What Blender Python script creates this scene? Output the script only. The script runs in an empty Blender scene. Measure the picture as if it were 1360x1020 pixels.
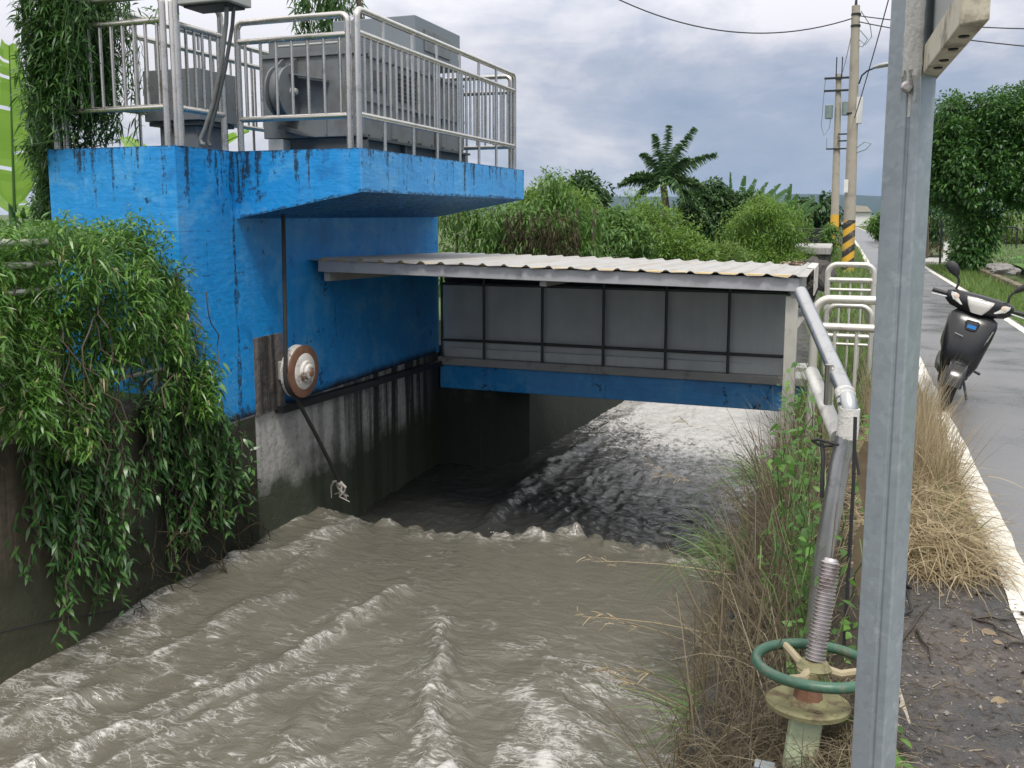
import bpy, math, random
import numpy as np
from mathutils import Vector, Matrix
random.seed(4)
SC = bpy.context.scene
COL = SC.collection
R = math.radians
PI = math.pi

# ------------------------------------------------------------------ helpers
class MB:
    """collects simple shapes in world coordinates and links them as one mesh"""
    def __init__(s): s.v = []; s.f = []
    def add(s, v, f):
        o = len(s.v); s.v += [tuple(p) for p in v]; s.f += [tuple(i + o for i in q) for q in f]; return s
    def box(s, x0, x1, y0, y1, z0, z1):
        v = [(x, y, z) for x in (x0, x1) for y in (y0, y1) for z in (z0, z1)]
        return s.add(v, [(0, 1, 3, 2), (4, 6, 7, 5), (0, 4, 5, 1), (2, 3, 7, 6), (0, 2, 6, 4), (1, 5, 7, 3)])
    def tube(s, pts, r, n=10, cap=True):
        pts = [Vector(p) for p in pts]; m = len(pts)
        rs = r if isinstance(r, (list, tuple)) else [r] * m
        v = []; f = []; prev = None
        for i, p in enumerate(pts):
            a = pts[max(i - 1, 0)]; b = pts[min(i + 1, m - 1)]
            t = (b - a)
            t = t.normalized() if t.length > 1e-9 else Vector((0, 0, 1))
            if prev is None:
                u = t.orthogonal().normalized()
            else:
                u = (prev - t * prev.dot(t)); u = u.normalized() if u.length > 1e-6 else t.orthogonal().normalized()
            prev = u; w = t.cross(u)
            for k in range(n):
                c = 2 * PI * k / n
                v.append(p + (u * math.cos(c) + w * math.sin(c)) * rs[i])
        for i in range(m - 1):
            for k in range(n):
                k2 = (k + 1) % n
                f.append((i * n + k, i * n + k2, (i + 1) * n + k2, (i + 1) * n + k))
        if cap: f += [tuple(range(n - 1, -1, -1)), tuple((m - 1) * n + k for k in range(n))]
        return s.add(v, f)
    def lathe(s, c, axis, prof, n=28):
        """prof: (distance along axis, radius)"""
        a = Vector(axis).normalized(); u = a.orthogonal().normalized(); w = a.cross(u); c = Vector(c)
        v = []; f = []
        for h, r in prof:
            for k in range(n):
                t = 2 * PI * k / n
                v.append(c + a * h + (u * math.cos(t) + w * math.sin(t)) * r)
        for i in range(len(prof) - 1):
            for k in range(n):
                k2 = (k + 1) % n
                f.append((i * n + k, i * n + k2, (i + 1) * n + k2, (i + 1) * n + k))
        f += [tuple(range(n - 1, -1, -1)), tuple((len(prof) - 1) * n + k for k in range(n))]
        return s.add(v, f)
    def prism(s, poly, d):
        """closed polygon (3D points) extruded along vector d"""
        n = len(poly); d = Vector(d); p = [Vector(q) for q in poly]
        v = p + [q + d for q in p]
        f = [tuple(range(n - 1, -1, -1)), tuple(range(n, 2 * n))] + [(i, (i + 1) % n, n + (i + 1) % n, n + i) for i in range(n)]
        return s.add(v, f)
    def loft(s, secs, n=20, e=2.0):
        """secs: (centre, u vector, w vector) super-ellipse sections"""
        v = []; f = []
        for c, u, w in secs:
            c = Vector(c); u = Vector(u); w = Vector(w)
            for k in range(n):
                t = 2 * PI * k / n; ct, st = math.cos(t), math.sin(t)
                v.append(c + u * (math.copysign(abs(ct) ** (2 / e), ct)) + w * (math.copysign(abs(st) ** (2 / e), st)))
        for i in range(len(secs) - 1):
            for k in range(n):
                k2 = (k + 1) % n
                f.append((i * n + k, i * n + k2, (i + 1) * n + k2, (i + 1) * n + k))
        f += [tuple(range(n - 1, -1, -1)), tuple((len(secs) - 1) * n + k for k in range(n))]
        return s.add(v, f)
    def xf(s, M):
        s.v = [tuple(M @ Vector(p)) for p in s.v]; return s
    def build(s, name, mat, parent=None, smooth=False, bevel=0, seg=2):
        me = bpy.data.meshes.new(name)
        off = Vector(parent['_o']) if parent is not None and '_o' in parent else Vector((0, 0, 0))
        me.from_pydata([tuple(Vector(p) - off) for p in s.v], [], s.f)
        me.materials.append(mat)
        o = bpy.data.objects.new(name, me); COL.objects.link(o)
        if parent is not None:
            o.parent = parent; o['_o'] = list(off)
        bm_fix(me)
        if smooth:
            me.polygons.foreach_set('use_smooth', [True] * len(me.polygons))
            me.set_sharp_from_angle(angle=R(40))
        if bevel:
            b = o.modifiers.new('bevel', 'BEVEL'); b.width = bevel; b.segments = seg; b.limit_method = 'ANGLE'; b.angle_limit = R(40)
        return o

import bmesh
def bm_fix(me):
    b = bmesh.new(); b.from_mesh(me); bmesh.ops.recalc_face_normals(b, faces=b.faces); b.to_mesh(me); b.free()

def tag(o, label=None, cat=None, group=None, kind=None):
    if label: o['label'] = label
    if cat: o['category'] = cat
    if group: o['group'] = group
    if kind: o['kind'] = kind
    return o
def thing(name, label, cat, loc=(0, 0, 0), group=None, kind=None):
    o = bpy.data.objects.new(name, None); COL.objects.link(o); o.location = loc; o['_o'] = list(loc)
    o.empty_display_size = 0.1
    return tag(o, label, cat, group, kind)
def dup(o, d=(0, 0, 0), parent=None):
    c = o.copy(); COL.objects.link(c); c.location = o.location + Vector(d)
    if parent is not None: c.parent = parent
    return c

# ------------------------------------------------------------------ materials
class NT:
    def __init__(s, name):
        s.m = bpy.data.materials.new(name); s.m.use_nodes = True; s.t = s.m.node_tree; s.t.nodes.clear()
        s.out = s.t.nodes.new('ShaderNodeOutputMaterial')
    def n(s, ty, props=None, **inp):
        return node(s.t, ty, props, **inp)
    def surf(s, sh): s.t.links.new(sh, s.out.inputs['Surface']); return s.m
def setin(t, nd, k, v):
    i = nd.inputs[k] if not isinstance(k, int) else nd.inputs[k]
    if isinstance(v, bpy.types.NodeSocket): t.links.new(v, i)
    elif isinstance(v, bpy.types.Node): t.links.new(v.outputs[0], i)
    elif isinstance(v, (tuple, list)) and len(v) == 3 and i.type == 'RGBA': i.default_value = (*v, 1)
    else: i.default_value = v
def node(t, ty, props=None, **inp):
    nd = t.nodes.new('ShaderNode' + ty)
    for k, v in (props or {}).items(): setattr(nd, k, v)
    for k, v in inp.items():
        k = k.replace('_', ' ')
        if k[0] == 'i' and k[1:].isdigit(): k = int(k[1:])
        setin(t, nd, k, v)
    return nd
def mix(g, fac, a, b, mode='MIX'):
    nd = g.n('Mix', {'data_type': 'RGBA', 'blend_type': mode}); t = g.t
    setin(t, nd, 0, fac); setin(t, nd, 6, a); setin(t, nd, 7, b); return nd.outputs[2]
def ramp(g, fac, *stops):
    nd = g.n('ValToRGB', None, Fac=fac); e = nd.color_ramp.elements
    while len(e) < len(stops): e.new(0.5)
    for q, (p, c) in zip(e, stops):
        q.position = p; q.color = (c, c, c, 1) if isinstance(c, (int, float)) else (*c, 1)
    return nd.outputs[0]
def math_(g, op, a, b=0.0, c=None):
    nd = g.n('Math', {'operation': op}); setin(g.t, nd, 0, a); setin(g.t, nd, 1, b)
    if c is not None: setin(g.t, nd, 2, c)
    return nd.outputs[0]
def pos(g, sx=1, sy=1, sz=1):
    ge = g.n('NewGeometry'); m = g.n('VectorMath', {'operation': 'MULTIPLY'}); setin(g.t, m, 0, ge.outputs['Position']); m.inputs[1].default_value = (sx, sy, sz)
    return m.outputs[0]
def objco(g, sx=1, sy=1, sz=1):
    ge = g.n('TexCoord'); m = g.n('VectorMath', {'operation': 'MULTIPLY'}); setin(g.t, m, 0, ge.outputs['Object']); m.inputs[1].default_value = (sx, sy, sz)
    return m.outputs[0]
def noise(g, vec, scale, detail=4, rough=.55, dist=0.0):
    return g.n('TexNoise', None, Vector=vec, Scale=scale, Detail=detail, Roughness=rough, Distortion=dist).outputs[0]
def zed(g):
    ge = g.n('NewGeometry'); s = g.n('SeparateXYZ', None, Vector=ge.outputs['Position']); return s.outputs
def bump(g, h, strength=.3, dist=.02):
    return g.n('Bump', None, Strength=strength, Distance=dist, Height=h).outputs[0]
def pbsdf(g, **k): return g.n('BsdfPrincipled', None, **k).outputs[0]

def simple(name, col, rough=.5, metal=0., var=.25, scale=6., bmp=.0, dirt=None, dscale=3., spec=.5, dlo=.54, damt=.7):
    g = NT(name); p = pos(g)
    n1 = noise(g, p, scale, 6)
    c = mix(g, n1, tuple(x * (1 - var) for x in col), tuple(min(1, x * (1 + var)) for x in col))
    if dirt:
        d = ramp(g, noise(g, p, dscale, 8, .7), (dlo, 0), (dlo + .14, 1)); c = mix(g, math_(g, 'MULTIPLY', d, damt), c, dirt)
    k = dict(Base_Color=c, Roughness=math_(g, 'MULTIPLY_ADD', n1, .25, rough - .12), Metallic=metal, Specular_IOR_Level=spec)
    if bmp: k['Normal'] = bump(g, noise(g, p, scale * 8, 6), bmp, .01)
    return g.surf(pbsdf(g, **k))

def blue_paint(name='blue_paint', faded=0.0):
    g = NT(name); p = pos(g); Z = zed(g)
    n1 = noise(g, p, 1.6, 6); n2 = noise(g, p, 14, 5)
    c = mix(g, n1, (.003, .20, .54), (.012, .29, .69))
    c = mix(g, math_(g, 'MULTIPLY', ramp(g, n2, (.5, 0), (.75, 1)), .3), c, (.06, .36, .70))
    # rubbed and repainted patches
    pt = noise(g, p, 2.7, 8, .68, .4)
    c = mix(g, math_(g, 'MULTIPLY', ramp(g, pt, (.52, 0), (.60, 1)), .5), c, (.10, .36, .66)); c = mix(g, math_(g, 'MULTIPLY', ramp(g, pt, (.36, 1), (.44, 0)), .45), c, (.004, .105, .33))
    c = mix(g, math_(g, 'MULTIPLY', math_(g, 'GREATER_THAN', Z[0], -3.535), .22), c, (.20, .42, .70))  # canal face paler: some fading, some of its lighter side put into the colour
    # pale vertical wash marks
    wv = noise(g, pos(g, 3.2, 3.2, .22), 2.0, 5, .6)
    c = mix(g, math_(g, 'MULTIPLY', ramp(g, wv, (.52, 0), (.7, 1)), .28), c, (.10, .30, .62))
    # black mould: vertical streaks strongest below the top edge, broken into specks
    st = noise(g, pos(g, 5.5, 5.5, .5), 1.5, 7, .72, .3)
    topz = g.n('MapRange', None, Value=Z[2], From_Min=1.45, From_Max=2.12, To_Min=.0, To_Max=.135).outputs[0]
    sp = noise(g, p, 26, 6, .7)
    v = math_(g, 'ADD', math_(g, 'ADD', st, topz), math_(g, 'MULTIPLY', math_(g, 'SUBTRACT', sp, .5), .34))
    dark = ramp(g, v, (.655, 0), (.71, 1))
    # specks scattered
    sp2 = math_(g, 'ADD', noise(g, p, 9, 8, .75), math_(g, 'MULTIPLY', math_(g, 'SUBTRACT', noise(g, p, 1.3, 2), .5), .35))
    dark = math_(g, 'MAXIMUM', dark, ramp(g, sp2, (.635, 0), (.685, 1)))
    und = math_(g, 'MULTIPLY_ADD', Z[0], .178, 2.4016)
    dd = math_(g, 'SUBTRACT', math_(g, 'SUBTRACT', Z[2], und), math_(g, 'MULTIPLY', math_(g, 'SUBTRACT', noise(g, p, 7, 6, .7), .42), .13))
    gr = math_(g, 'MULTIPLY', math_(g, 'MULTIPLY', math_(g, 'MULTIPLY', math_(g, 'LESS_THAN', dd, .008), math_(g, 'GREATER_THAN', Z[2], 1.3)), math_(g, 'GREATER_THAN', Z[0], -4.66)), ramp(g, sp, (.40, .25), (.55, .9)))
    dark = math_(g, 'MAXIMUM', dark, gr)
    tp = math_(g, 'ADD', Z[2], math_(g, 'MULTIPLY', math_(g, 'SUBTRACT', sp, .5), .10))
    dark = math_(g, 'MAXIMUM', dark, math_(g, 'MULTIPLY', math_(g, 'GREATER_THAN', tp, 2.104), .75))
    # shuttering seams at fixed heights, broken by noise
    for zz in (1.47, 1.12):
        d = math_(g, 'ABSOLUTE', math_(g, 'SUBTRACT', math_(g, 'ADD', Z[2], math_(g, 'MULTIPLY', math_(g, 'SUBTRACT', n2, .5), .012)), zz))
        ln = math_(g, 'MULTIPLY', math_(g, 'LESS_THAN', d, .007), math_(g, 'MULTIPLY', math_(g, 'LESS_THAN', Z[1], 6.35), ramp(g, noise(g, p, 3.1, 4), (.46, 0), (.56, .7))))
        dark = math_(g, 'MAXIMUM', dark, ln)
    # the cracked construction joint that runs down the side wall
    yj = math_(g, 'ABSOLUTE', math_(g, 'SUBTRACT', math_(g, 'ADD', Z[1], math_(g, 'MULTIPLY', math_(g, 'SUBTRACT', noise(g, p, 5, 3), .5), .06)), 6.24))
    jw = math_(g, 'MULTIPLY', math_(g, 'SUBTRACT', noise(g, pos(g, 1, 1, 1.2), 2.3, 5), .38), .16)
    jn = math_(g, 'MULTIPLY', math_(g, 'LESS_THAN', yj, jw), ramp(g, sp, (.42, .2), (.55, .95)))
    xs = math_(g, 'LESS_THAN', math_(g, 'ABSOLUTE', math_(g, 'ADD', Z[0], 4.7)), .05)
    dark = math_(g, 'MAXIMUM', dark, math_(g, 'MULTIPLY', jn, xs))
    # ragged lower edge
    e = math_(g, 'ADD', Z[2], math_(g, 'MULTIPLY', math_(g, 'SUBTRACT', noise(g, pos(g, 1, 1, .5), 9, 6, .7), .5), g.n('MapRange', None, Value=Z[1], From_Min=6.5, From_Max=6.95, To_Min=.42, To_Max=.10).outputs[0]))
    low = ramp(g, g.n('MapRange', None, Value=e, From_Min=-.15, From_Max=.03).outputs[0], (.3, 1), (.7, 0))
    xl = math_(g, 'LESS_THAN', Z[1], 10.15)
    low = math_(g, 'MULTIPLY', low, xl)
    dark = math_(g, 'MAXIMUM', math_(g, 'MULTIPLY', dark, .9), low)
    c = mix(g, dark, c, (.008, .016, .03))
    ch = ramp(g, noise(g, p, 5.5, 9, .74, .2), (.665, 0), (.685, 1)); c = mix(g, math_(g, 'MULTIPLY', ch, .8), c, (.26, .28, .28))
    h = math_(g, 'ADD', math_(g, 'MULTIPLY', n2, .5), math_(g, 'MULTIPLY', noise(g, pos(g, 1, 1, 3), 7, 5), .8))
    return g.surf(pbsdf(g, Base_Color=c, Roughness=math_(g, 'MULTIPLY_ADD', dark, .3, .42), Normal=bump(g, h, .35, .02)))

def concrete(name, light, dark, zlo, zhi, moss=(.018, .026, .012), stripes=.5, mossz=-.8, sc=1.):
    g = NT(name); p = pos(g); Z = zed(g)
    n1 = noise(g, p, 2.2 * sc, 7, .6); n2 = noise(g, p, 18, 6, .65)
    c = mix(g, n1, tuple(x * .7 for x in light), tuple(x * 1.25 for x in light))
    st = ramp(g, math_(g, 'ADD', noise(g, pos(g, 4.5, 4.5, .16), 1.4, 4, .6, .25), math_(g, 'MULTIPLY', math_(g, 'SUBTRACT', n2, .5), .1)), (.43, 1), (.56, 0))
    if name == 'streaked_concrete':
        stripes = g.n('MapRange', None, Value=Z[1], From_Min=7.0, From_Max=8.4, To_Min=.22, To_Max=.97).outputs[0]
        st = math_(g, 'MAXIMUM', st, g.n('MapRange', None, Value=Z[1], From_Min=9.3, From_Max=10.1, To_Min=0, To_Max=1).outputs[0])
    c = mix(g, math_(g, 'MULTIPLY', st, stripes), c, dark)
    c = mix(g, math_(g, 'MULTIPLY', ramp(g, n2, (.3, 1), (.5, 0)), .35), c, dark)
    e = math_(g, 'ADD', Z[2], math_(g, 'MULTIPLY', math_(g, 'SUBTRACT', noise(g, p, 2.4, 7, .65), .5), .75))
    m = ramp(g, g.n('MapRange', None, Value=e, From_Min=mossz - .25, From_Max=mossz + .25).outputs[0], (.25, 1), (.8, 0))
    c = mix(g, math_(g, 'MULTIPLY', m, .94), c, mix(g, noise(g, p, 6, 5), moss, tuple(x * 1.9 for x in moss)))
    if name == 'mossy_concrete':
        yy = math_(g, 'MULTIPLY', ramp(g, g.n('MapRange', None, Value=math_(g, 'ADD', Z[1], math_(g, 'MULTIPLY', n1, 1.2)), From_Min=4.6, From_Max=6.2).outputs[0], (.3, 0), (.8, .9)), math_(g, 'LESS_THAN', Z[0], -3.))
        c = mix(g, yy, c, (.012, .016, .010))
    h = math_(g, 'ADD', n2, math_(g, 'MULTIPLY', n1, 2.))
    return g.surf(pbsdf(g, Base_Color=c, Roughness=.78, Normal=bump(g, h, .5, .02)))

def leafmat(name, c0, c1, c2, rough=.42, trans=.3, spec=.5):
    g = NT(name); ge = g.n('NewGeometry')
    r = ge.outputs['Random Per Island']
    c = ramp(g, r, (0., c0), (.55, c1), (1., c2))
    big = noise(g, pos(g), 1.7, 3)
    c = mix(g, ramp(g, big, (.35, .0), (.65, .45)), c, c1)
    b = pbsdf(g, Base_Color=c, Roughness=rough, Specular_IOR_Level=spec)
    tr = g.n('BsdfTranslucent', None, Color=mix(g, .5, c, tuple(min(1, x * 1.6) for x in c2))).outputs[0]
    return g.surf(g.n('MixShader', None, Fac=trans, i1=b, i2=tr).outputs[0])

M = {}
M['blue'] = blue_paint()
M['conc_stripe'] = concrete('streaked_concrete', (.46, .455, .43), (.022, .024, .022), 0, 0, stripes=.88, mossz=-.80)
M['conc_dark'] = concrete('mossy_concrete', (.22, .175, .12), (.035, .032, .02), 0, 0, stripes=.7, mossz=-.55, moss=(.034, .036, .020))
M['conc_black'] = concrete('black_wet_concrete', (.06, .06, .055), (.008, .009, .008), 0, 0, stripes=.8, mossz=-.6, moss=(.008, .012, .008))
M['conc_pale'] = concrete('pale_concrete', (.42, .41, .39), (.12, .12, .11), 0, 0, stripes=.35, mossz=-2.)
M['pad'] = concrete('bare_stained_concrete', (.17, .15, .135), (.02, .02, .018), 0, 0, stripes=.9, mossz=-2., sc=3)
M['steel'] = simple('stainless_tube', (.58, .555, .52), .27, .95, .12, 9, dirt=(.13, .10, .07), dscale=6, dlo=.56, damt=.6)
M['steel_white'] = simple('weathered_bright_tube', (.60, .585, .53), .38, .5, .10, 9, dirt=(.28, .23, .15), dscale=11, dlo=.56, damt=.6)
M['pipe_steel'] = simple('dull_pipe_steel', (.45, .455, .46), .30, .85, .14, 7, dirt=(.20, .19, .17), dscale=13, dlo=.54, damt=.6)
M['galv'] = None
M['grey_paint'] = simple('grey_machine_paint', (.15, .165, .175), .5, 0, .16, 2.5, dirt=(.10, .09, .08), dscale=3.4, dlo=.5)
M['grey_dark'] = simple('dark_grey_paint', (.06, .067, .072), .5, 0, .2, 3)
M['grey_light'] = simple('light_grey_paint', (.34, .35, .34), .6, 0, .1, 4)
M['grey_blue'] = simple('blue_grey_cover', (.17, .195, .22), .5, 0, .1, 3)
M['black_iron'] = simple('black_iron', (.018, .020, .022), .5, .2, .3, 8)
M['rust'] = simple('rust', (.17, .085, .05), .85, 0, .45, 14, bmp=.4, dirt=(.06, .03, .02), dscale=9)
M['white_peel'] = simple('peeling_white_paint', (.58, .56, .52), .65, 0, .15, 10, dirt=(.15, .075, .045), dscale=11, dlo=.50, damt=.9)
M['rubber'] = simple('black_rubber', (.02, .02, .021), .7, 0, .3, 10)
M['rope'] = simple('steel_rope', (.035, .034, .032), .7, .2, .4, 30)
M['rag'] = simple('grey_rag', (.42, .39, .36), .9, 0, .4, 12)
M['foam_yellow'] = simple('yellow_foam', (.55, .42, .20), .9, 0, .3, 20)
M['fascia'] = simple('grey_lavender_fascia', (.36, .36, .38), .5, .1, .15, 3, dirt=(.16, .15, .14), dscale=5)
M['frame'] = simple('dark_pipe_frame', (.075, .08, .08), .45, .5, .25, 8)
M['ledge'] = simple('grey_ledge', (.34, .34, .325), .75, 0, .2, 5, bmp=.2, dirt=(.05, .05, .045), dscale=4)
M['green_wheel'] = simple('green_enamel', (.045, .115, .075), .36, 0, .3, 12, dirt=(.15, .15, .10), dscale=14, dlo=.52, damt=.8, bmp=.15)
M['green_pale'] = simple('pale_green_paint', (.40, .46, .30), .6, 0, .15, 8, bmp=.2, dirt=(.16, .17, .08), dscale=9)
M['yellow_mould'] = simple('mossy_yellow_paint', (.20, .19, .095), .7, 0, .35, 12, bmp=.3, dirt=(.085, .055, .03), dscale=13, dlo=.49, damt=.9)
M['spoke'] = simple('buff_spoke', (.33, .28, .18), .7, 0, .25, 14, dirt=(.16, .10, .06), dscale=14)
M['screw'] = simple('bare_screw_steel', (.52, .48, .47), .3, .8, .2, 20, dirt=(.2, .13, .10), dscale=12)
M['tape'] = simple('white_tape', (.56, .55, .52), .6, 0, .2, 14, dirt=(.20, .18, .15), dscale=12, bmp=.4)
M['wood'] = simple('grey_driftwood', (.38, .34, .27), .85, 0, .3, 14, bmp=.3)
M['twig'] = simple('wet_twig', (.035, .026, .018), .6, 0, .4, 14)
M['deadleaf'] = simple('dead_leaf', (.19, .145, .09), .8, 0, .55, 25)
M['pebble'] = simple('pebble', (.20, .19, .18), .8, 0, .7, 9)
M['trunk'] = simple('bark', (.09, .07, .05), .9, 0, .35, 9, bmp=.4)
M['pole_conc'] = simple('utility_pole_concrete', (.33, .30, .25), .85, 0, .2, 3, bmp=.2, dirt=(.18, .16, .13), dscale=2)
M['wire'] = simple('black_wire', (.03, .03, .032), .6)
M['transformer'] = simple('grey_green_transformer', (.17, .22, .22), .5)
M['white_far'] = simple('white_plaster', (.62, .62, .60), .7)
M['roof_far'] = simple('tan_roof', (.38, .35, .30), .7)
M['rock'] = simple('dark_rock', (.06, .055, .05), .9, 0, .6, 4, bmp=.5)
M['black_plastic'] = simple('glossy_black_plastic', (.014, .0145, .016), .22, 0, .2, 5)
M['matt_black'] = simple('matt_black_plastic', (.022, .022, .024), .5, 0, .2, 8)
M['lens_white'] = simple('headlight_lens', (.50, .49, .46), .10, .1, .15, 18)
M['lens_amber'] = simple('indicator_lens', (.74, .60, .50), .12, 0, .12, 30)
M['blue_sticker'] = simple('blue_sticker', (.03, .20, .55), .4)
M['red_sticker'] = simple('red_sticker', (.45, .03, .04), .4)
M['silver'] = simple('silver_trim', (.55, .56, .57), .3, .6)
M['tyre'] = simple('tyre', (.015, .015, .015), .85)
M['spray'] = simple('foam_drops', (.62, .60, .56), .3)
M['line'] = simple('white_road_paint', (.62, .60, .54), .55, 0, .12, 5, bmp=.15, dirt=(.34, .32, .28), dscale=6, dlo=.50, damt=.75)

def galv():
    g = NT('galvanised_steel'); p = pos(g)
    v = g.n('RGBToBW', None, Color=g.n('TexVoronoi', None, Vector=p, Scale=70.).outputs['Color']).outputs[0]
    n1 = noise(g, p, 5, 6, .65); n2 = noise(g, p, 40, 4)
    c = mix(g, n1, (.25, .29, .32), (.37, .41, .44))
    c = mix(g, .10, c, v, 'OVERLAY')
    c = mix(g, ramp(g, noise(g, p, 22, 3), (.62, 0), (.72, .6)), c, (.46, .49, .50))
    return g.surf(pbsdf(g, Base_Color=c, Metallic=.45, Roughness=math_(g, 'MULTIPLY_ADD', n2, .2, .38)))
M['galv'] = galv()

def signbeam():
    g = NT('dirty_cream_steel'); p = pos(g)
    n = noise(g, p, 16, 8, .7)
    c = mix(g, n, (.45, .40, .28), (.62, .58, .48)); c = mix(g, ramp(g, noise(g, p, 9, 8, .7), (.5, 0), (.62, .8)), c, (.12, .085, .05))
    return g.surf(pbsdf(g, Base_Color=c, Roughness=.6))
M['signbeam'] = signbeam()

def roofsheet():
    g = NT('white_corrugated_sheet'); p = pos(g)
    n = noise(g, p, 3, 6, .6); s = noise(g, pos(g, 8, .7, 1), 2, 6, .6)
    c = mix(g, n, (.30, .295, .28), (.41, .402, .385)); c = mix(g, ramp(g, s, (.46, 0), (.66, .7)), c, (.30, .26, .20))
    return g.surf(pbsdf(g, Base_Color=c, Roughness=.45))
M['roof'] = roofsheet()

def gatepanel():
    g = NT('grey_gate_panel'); p = pos(g)
    s = noise(g, pos(g, 7, 1, .25), 2.2, 6, .6); n = noise(g, p, 2, 4)
    c = mix(g, s, (.50, .53, .53), (.64, .66, .645)); c = mix(g, ramp(g, n, (.45, 0), (.7, .5)), c, (.38, .41, .42))
    return g.surf(pbsdf(g, Base_Color=c, Roughness=.5, Metallic=.1, Normal=bump(g, noise(g, pos(g, 30, 1, .6), 1, 2), .1, .01)))
M['panel'] = gatepanel()

def water_mat():
    g = NT('muddy_water'); p = pos(g); Y = zed(g)[1]
    at = g.n('Attribute', {'attribute_name': 'foam'}).outputs['Fac']
    aer_shade = g.n('Attribute', {'attribute_name': 'aeration'}).outputs['Fac']
    n1 = noise(g, pos(g, 1, 2.4, 1), 9, 8, .68, .7); n2 = noise(g, p, 1.1, 4)
    n3 = noise(g, pos(g, 1, 1.9, 1), 34, 6, .7, .5)
    f = math_(g, 'ADD', at, math_(g, 'ADD', math_(g, 'MULTIPLY', math_(g, 'SUBTRACT', n1, .5), 1.15), math_(g, 'MULTIPLY', math_(g, 'SUBTRACT', n3, .5), .6)))
    f = ramp(g, f, (.42, 0), (.74, 1))
    # short curved foam strokes across the current, partly sky sparkle put into the colour
    for (sx, sy, sc, wd, ms, mo, am) in ((1.1, 3.4, 1.7, .020, 1.5, .52, .9), (1.2, 3.8, 3.4, .028, 2.2, .54, .85), (1.8, 3.2, 8., .035, 3., .60, .5)):
        w = noise(g, pos(g, sx, sy, 1), sc, 5, .58, 1.1)
        ln = ramp(g, math_(g, 'ABSOLUTE', math_(g, 'SUBTRACT', w, .5)), (0., 1), (wd, 0))
        mk = ramp(g, math_(g, 'ADD', noise(g, pos(g, 1.3, 1, 1), ms, 4, .6), math_(g, 'MULTIPLY', at, .55)), (mo, 0), (mo + .12, 1))
        f = math_(g, 'MAXIMUM', f, math_(g, 'MULTIPLY', math_(g, 'MULTIPLY', ln, mk), math_(g, 'MULTIPLY', math_(g, 'MULTIPLY', aer_shade, am), math_(g, 'ADD', math_(g, 'MULTIPLY', n3, 1.1), .25))))
    gl = g.n('Attribute', {'attribute_name': 'glint'}).outputs['Fac']  # upstream sky reflection painted as pale flecks
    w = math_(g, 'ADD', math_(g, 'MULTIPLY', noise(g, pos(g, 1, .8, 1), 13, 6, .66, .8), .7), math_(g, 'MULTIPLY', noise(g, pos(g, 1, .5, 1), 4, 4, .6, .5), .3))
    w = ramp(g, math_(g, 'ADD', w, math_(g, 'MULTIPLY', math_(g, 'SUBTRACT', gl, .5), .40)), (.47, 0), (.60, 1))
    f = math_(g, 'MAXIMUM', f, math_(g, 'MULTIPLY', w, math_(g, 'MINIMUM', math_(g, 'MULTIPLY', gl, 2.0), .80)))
    mud = mix(g, aer_shade, (.035, .036, .034), mix(g, n2, (.108, .101, .080), (.153, .144, .115)))  # upstream base painted darker for bridge shade and reflection; downstream paler from bubbles
    c = mix(g, math_(g, 'MULTIPLY', f, .85), mud, (.58, .565, .54))
    h = math_(g, 'ADD', math_(g, 'MULTIPLY', noise(g, pos(g, 1, 1.8, 1), 4.6, 5, .56, .8), 1.5), math_(g, 'MULTIPLY', n3, .10))
    return g.surf(pbsdf(g, Base_Color=c, Roughness=math_(g, 'MULTIPLY_ADD', f, .35, .04), IOR=1.45, Specular_IOR_Level=.7, Normal=bump(g, h, .42, .06)))
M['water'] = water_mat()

def road_mat():
    g = NT('wet_road'); p = pos(g)
    n1 = noise(g, p, .9, 5, .6); n2 = noise(g, p, 120, 3, .6); n3 = noise(g, pos(g, 1.5, .35, 1), 1.2, 4)
    c = mix(g, n1, (.125, .125, .130), (.19, .19, .194))
    Y = zed(g)[1]; jt = math_(g, 'LESS_THAN', math_(g, 'FRACT', math_(g, 'ADD', math_(g, 'MULTIPLY', Y, .22), math_(g, 'MULTIPLY', n1, .012))), .006); c = mix(g, math_(g, 'MULTIPLY', jt, .55), c, (.05, .05, .05)); c = mix(g, math_(g, 'MULTIPLY', n2, .35), c, (.10, .10, .105))
    c = mix(g, ramp(g, n3, (.5, 0), (.68, .45)), c, (.13, .13, .14))
    return g.surf(pbsdf(g, Base_Color=c, Roughness=ramp(g, n1, (.38, .22), (.60, .55)), Normal=bump(g, n2, .10, .01)))
def mixv(g, p):
    m = g.n('VectorMath', {'operation': 'MULTIPLY_ADD'}); setin(g.t, m, 0, g.n('TexNoise', None, Vector=p, Scale=1.5).outputs['Color']); m.inputs[1].default_value = (.8, .8, .8); setin(g.t, m, 2, p); return m.outputs[0]
M['road'] = road_mat()

def verge_mat():
    g = NT('wet_dark_asphalt'); p = pos(g)
    n1 = noise(g, p, 1.6, 6, .6); n2 = noise(g, p, 55, 5, .7); n3 = noise(g, p, 6, 7, .7)
    c = mix(g, n2, (.034, .034, .036), (.105, .102, .101)); c = mix(g, ramp(g, n1, (.42, 0), (.62, .75)), c, (.115, .092, .078))
    c = mix(g, ramp(g, n3, (.55, 0), (.66, .7)), c, (.20, .165, .13))
    h = math_(g, 'ADD', math_(g, 'MULTIPLY', n3, 1.2), math_(g, 'MULTIPLY', n2, .8))
    return g.surf(pbsdf(g, Base_Color=c, Roughness=ramp(g, n1, (.35, .22), (.65, .6)), Normal=bump(g, h, .9, .03)))
M['verge'] = verge_mat()

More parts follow.
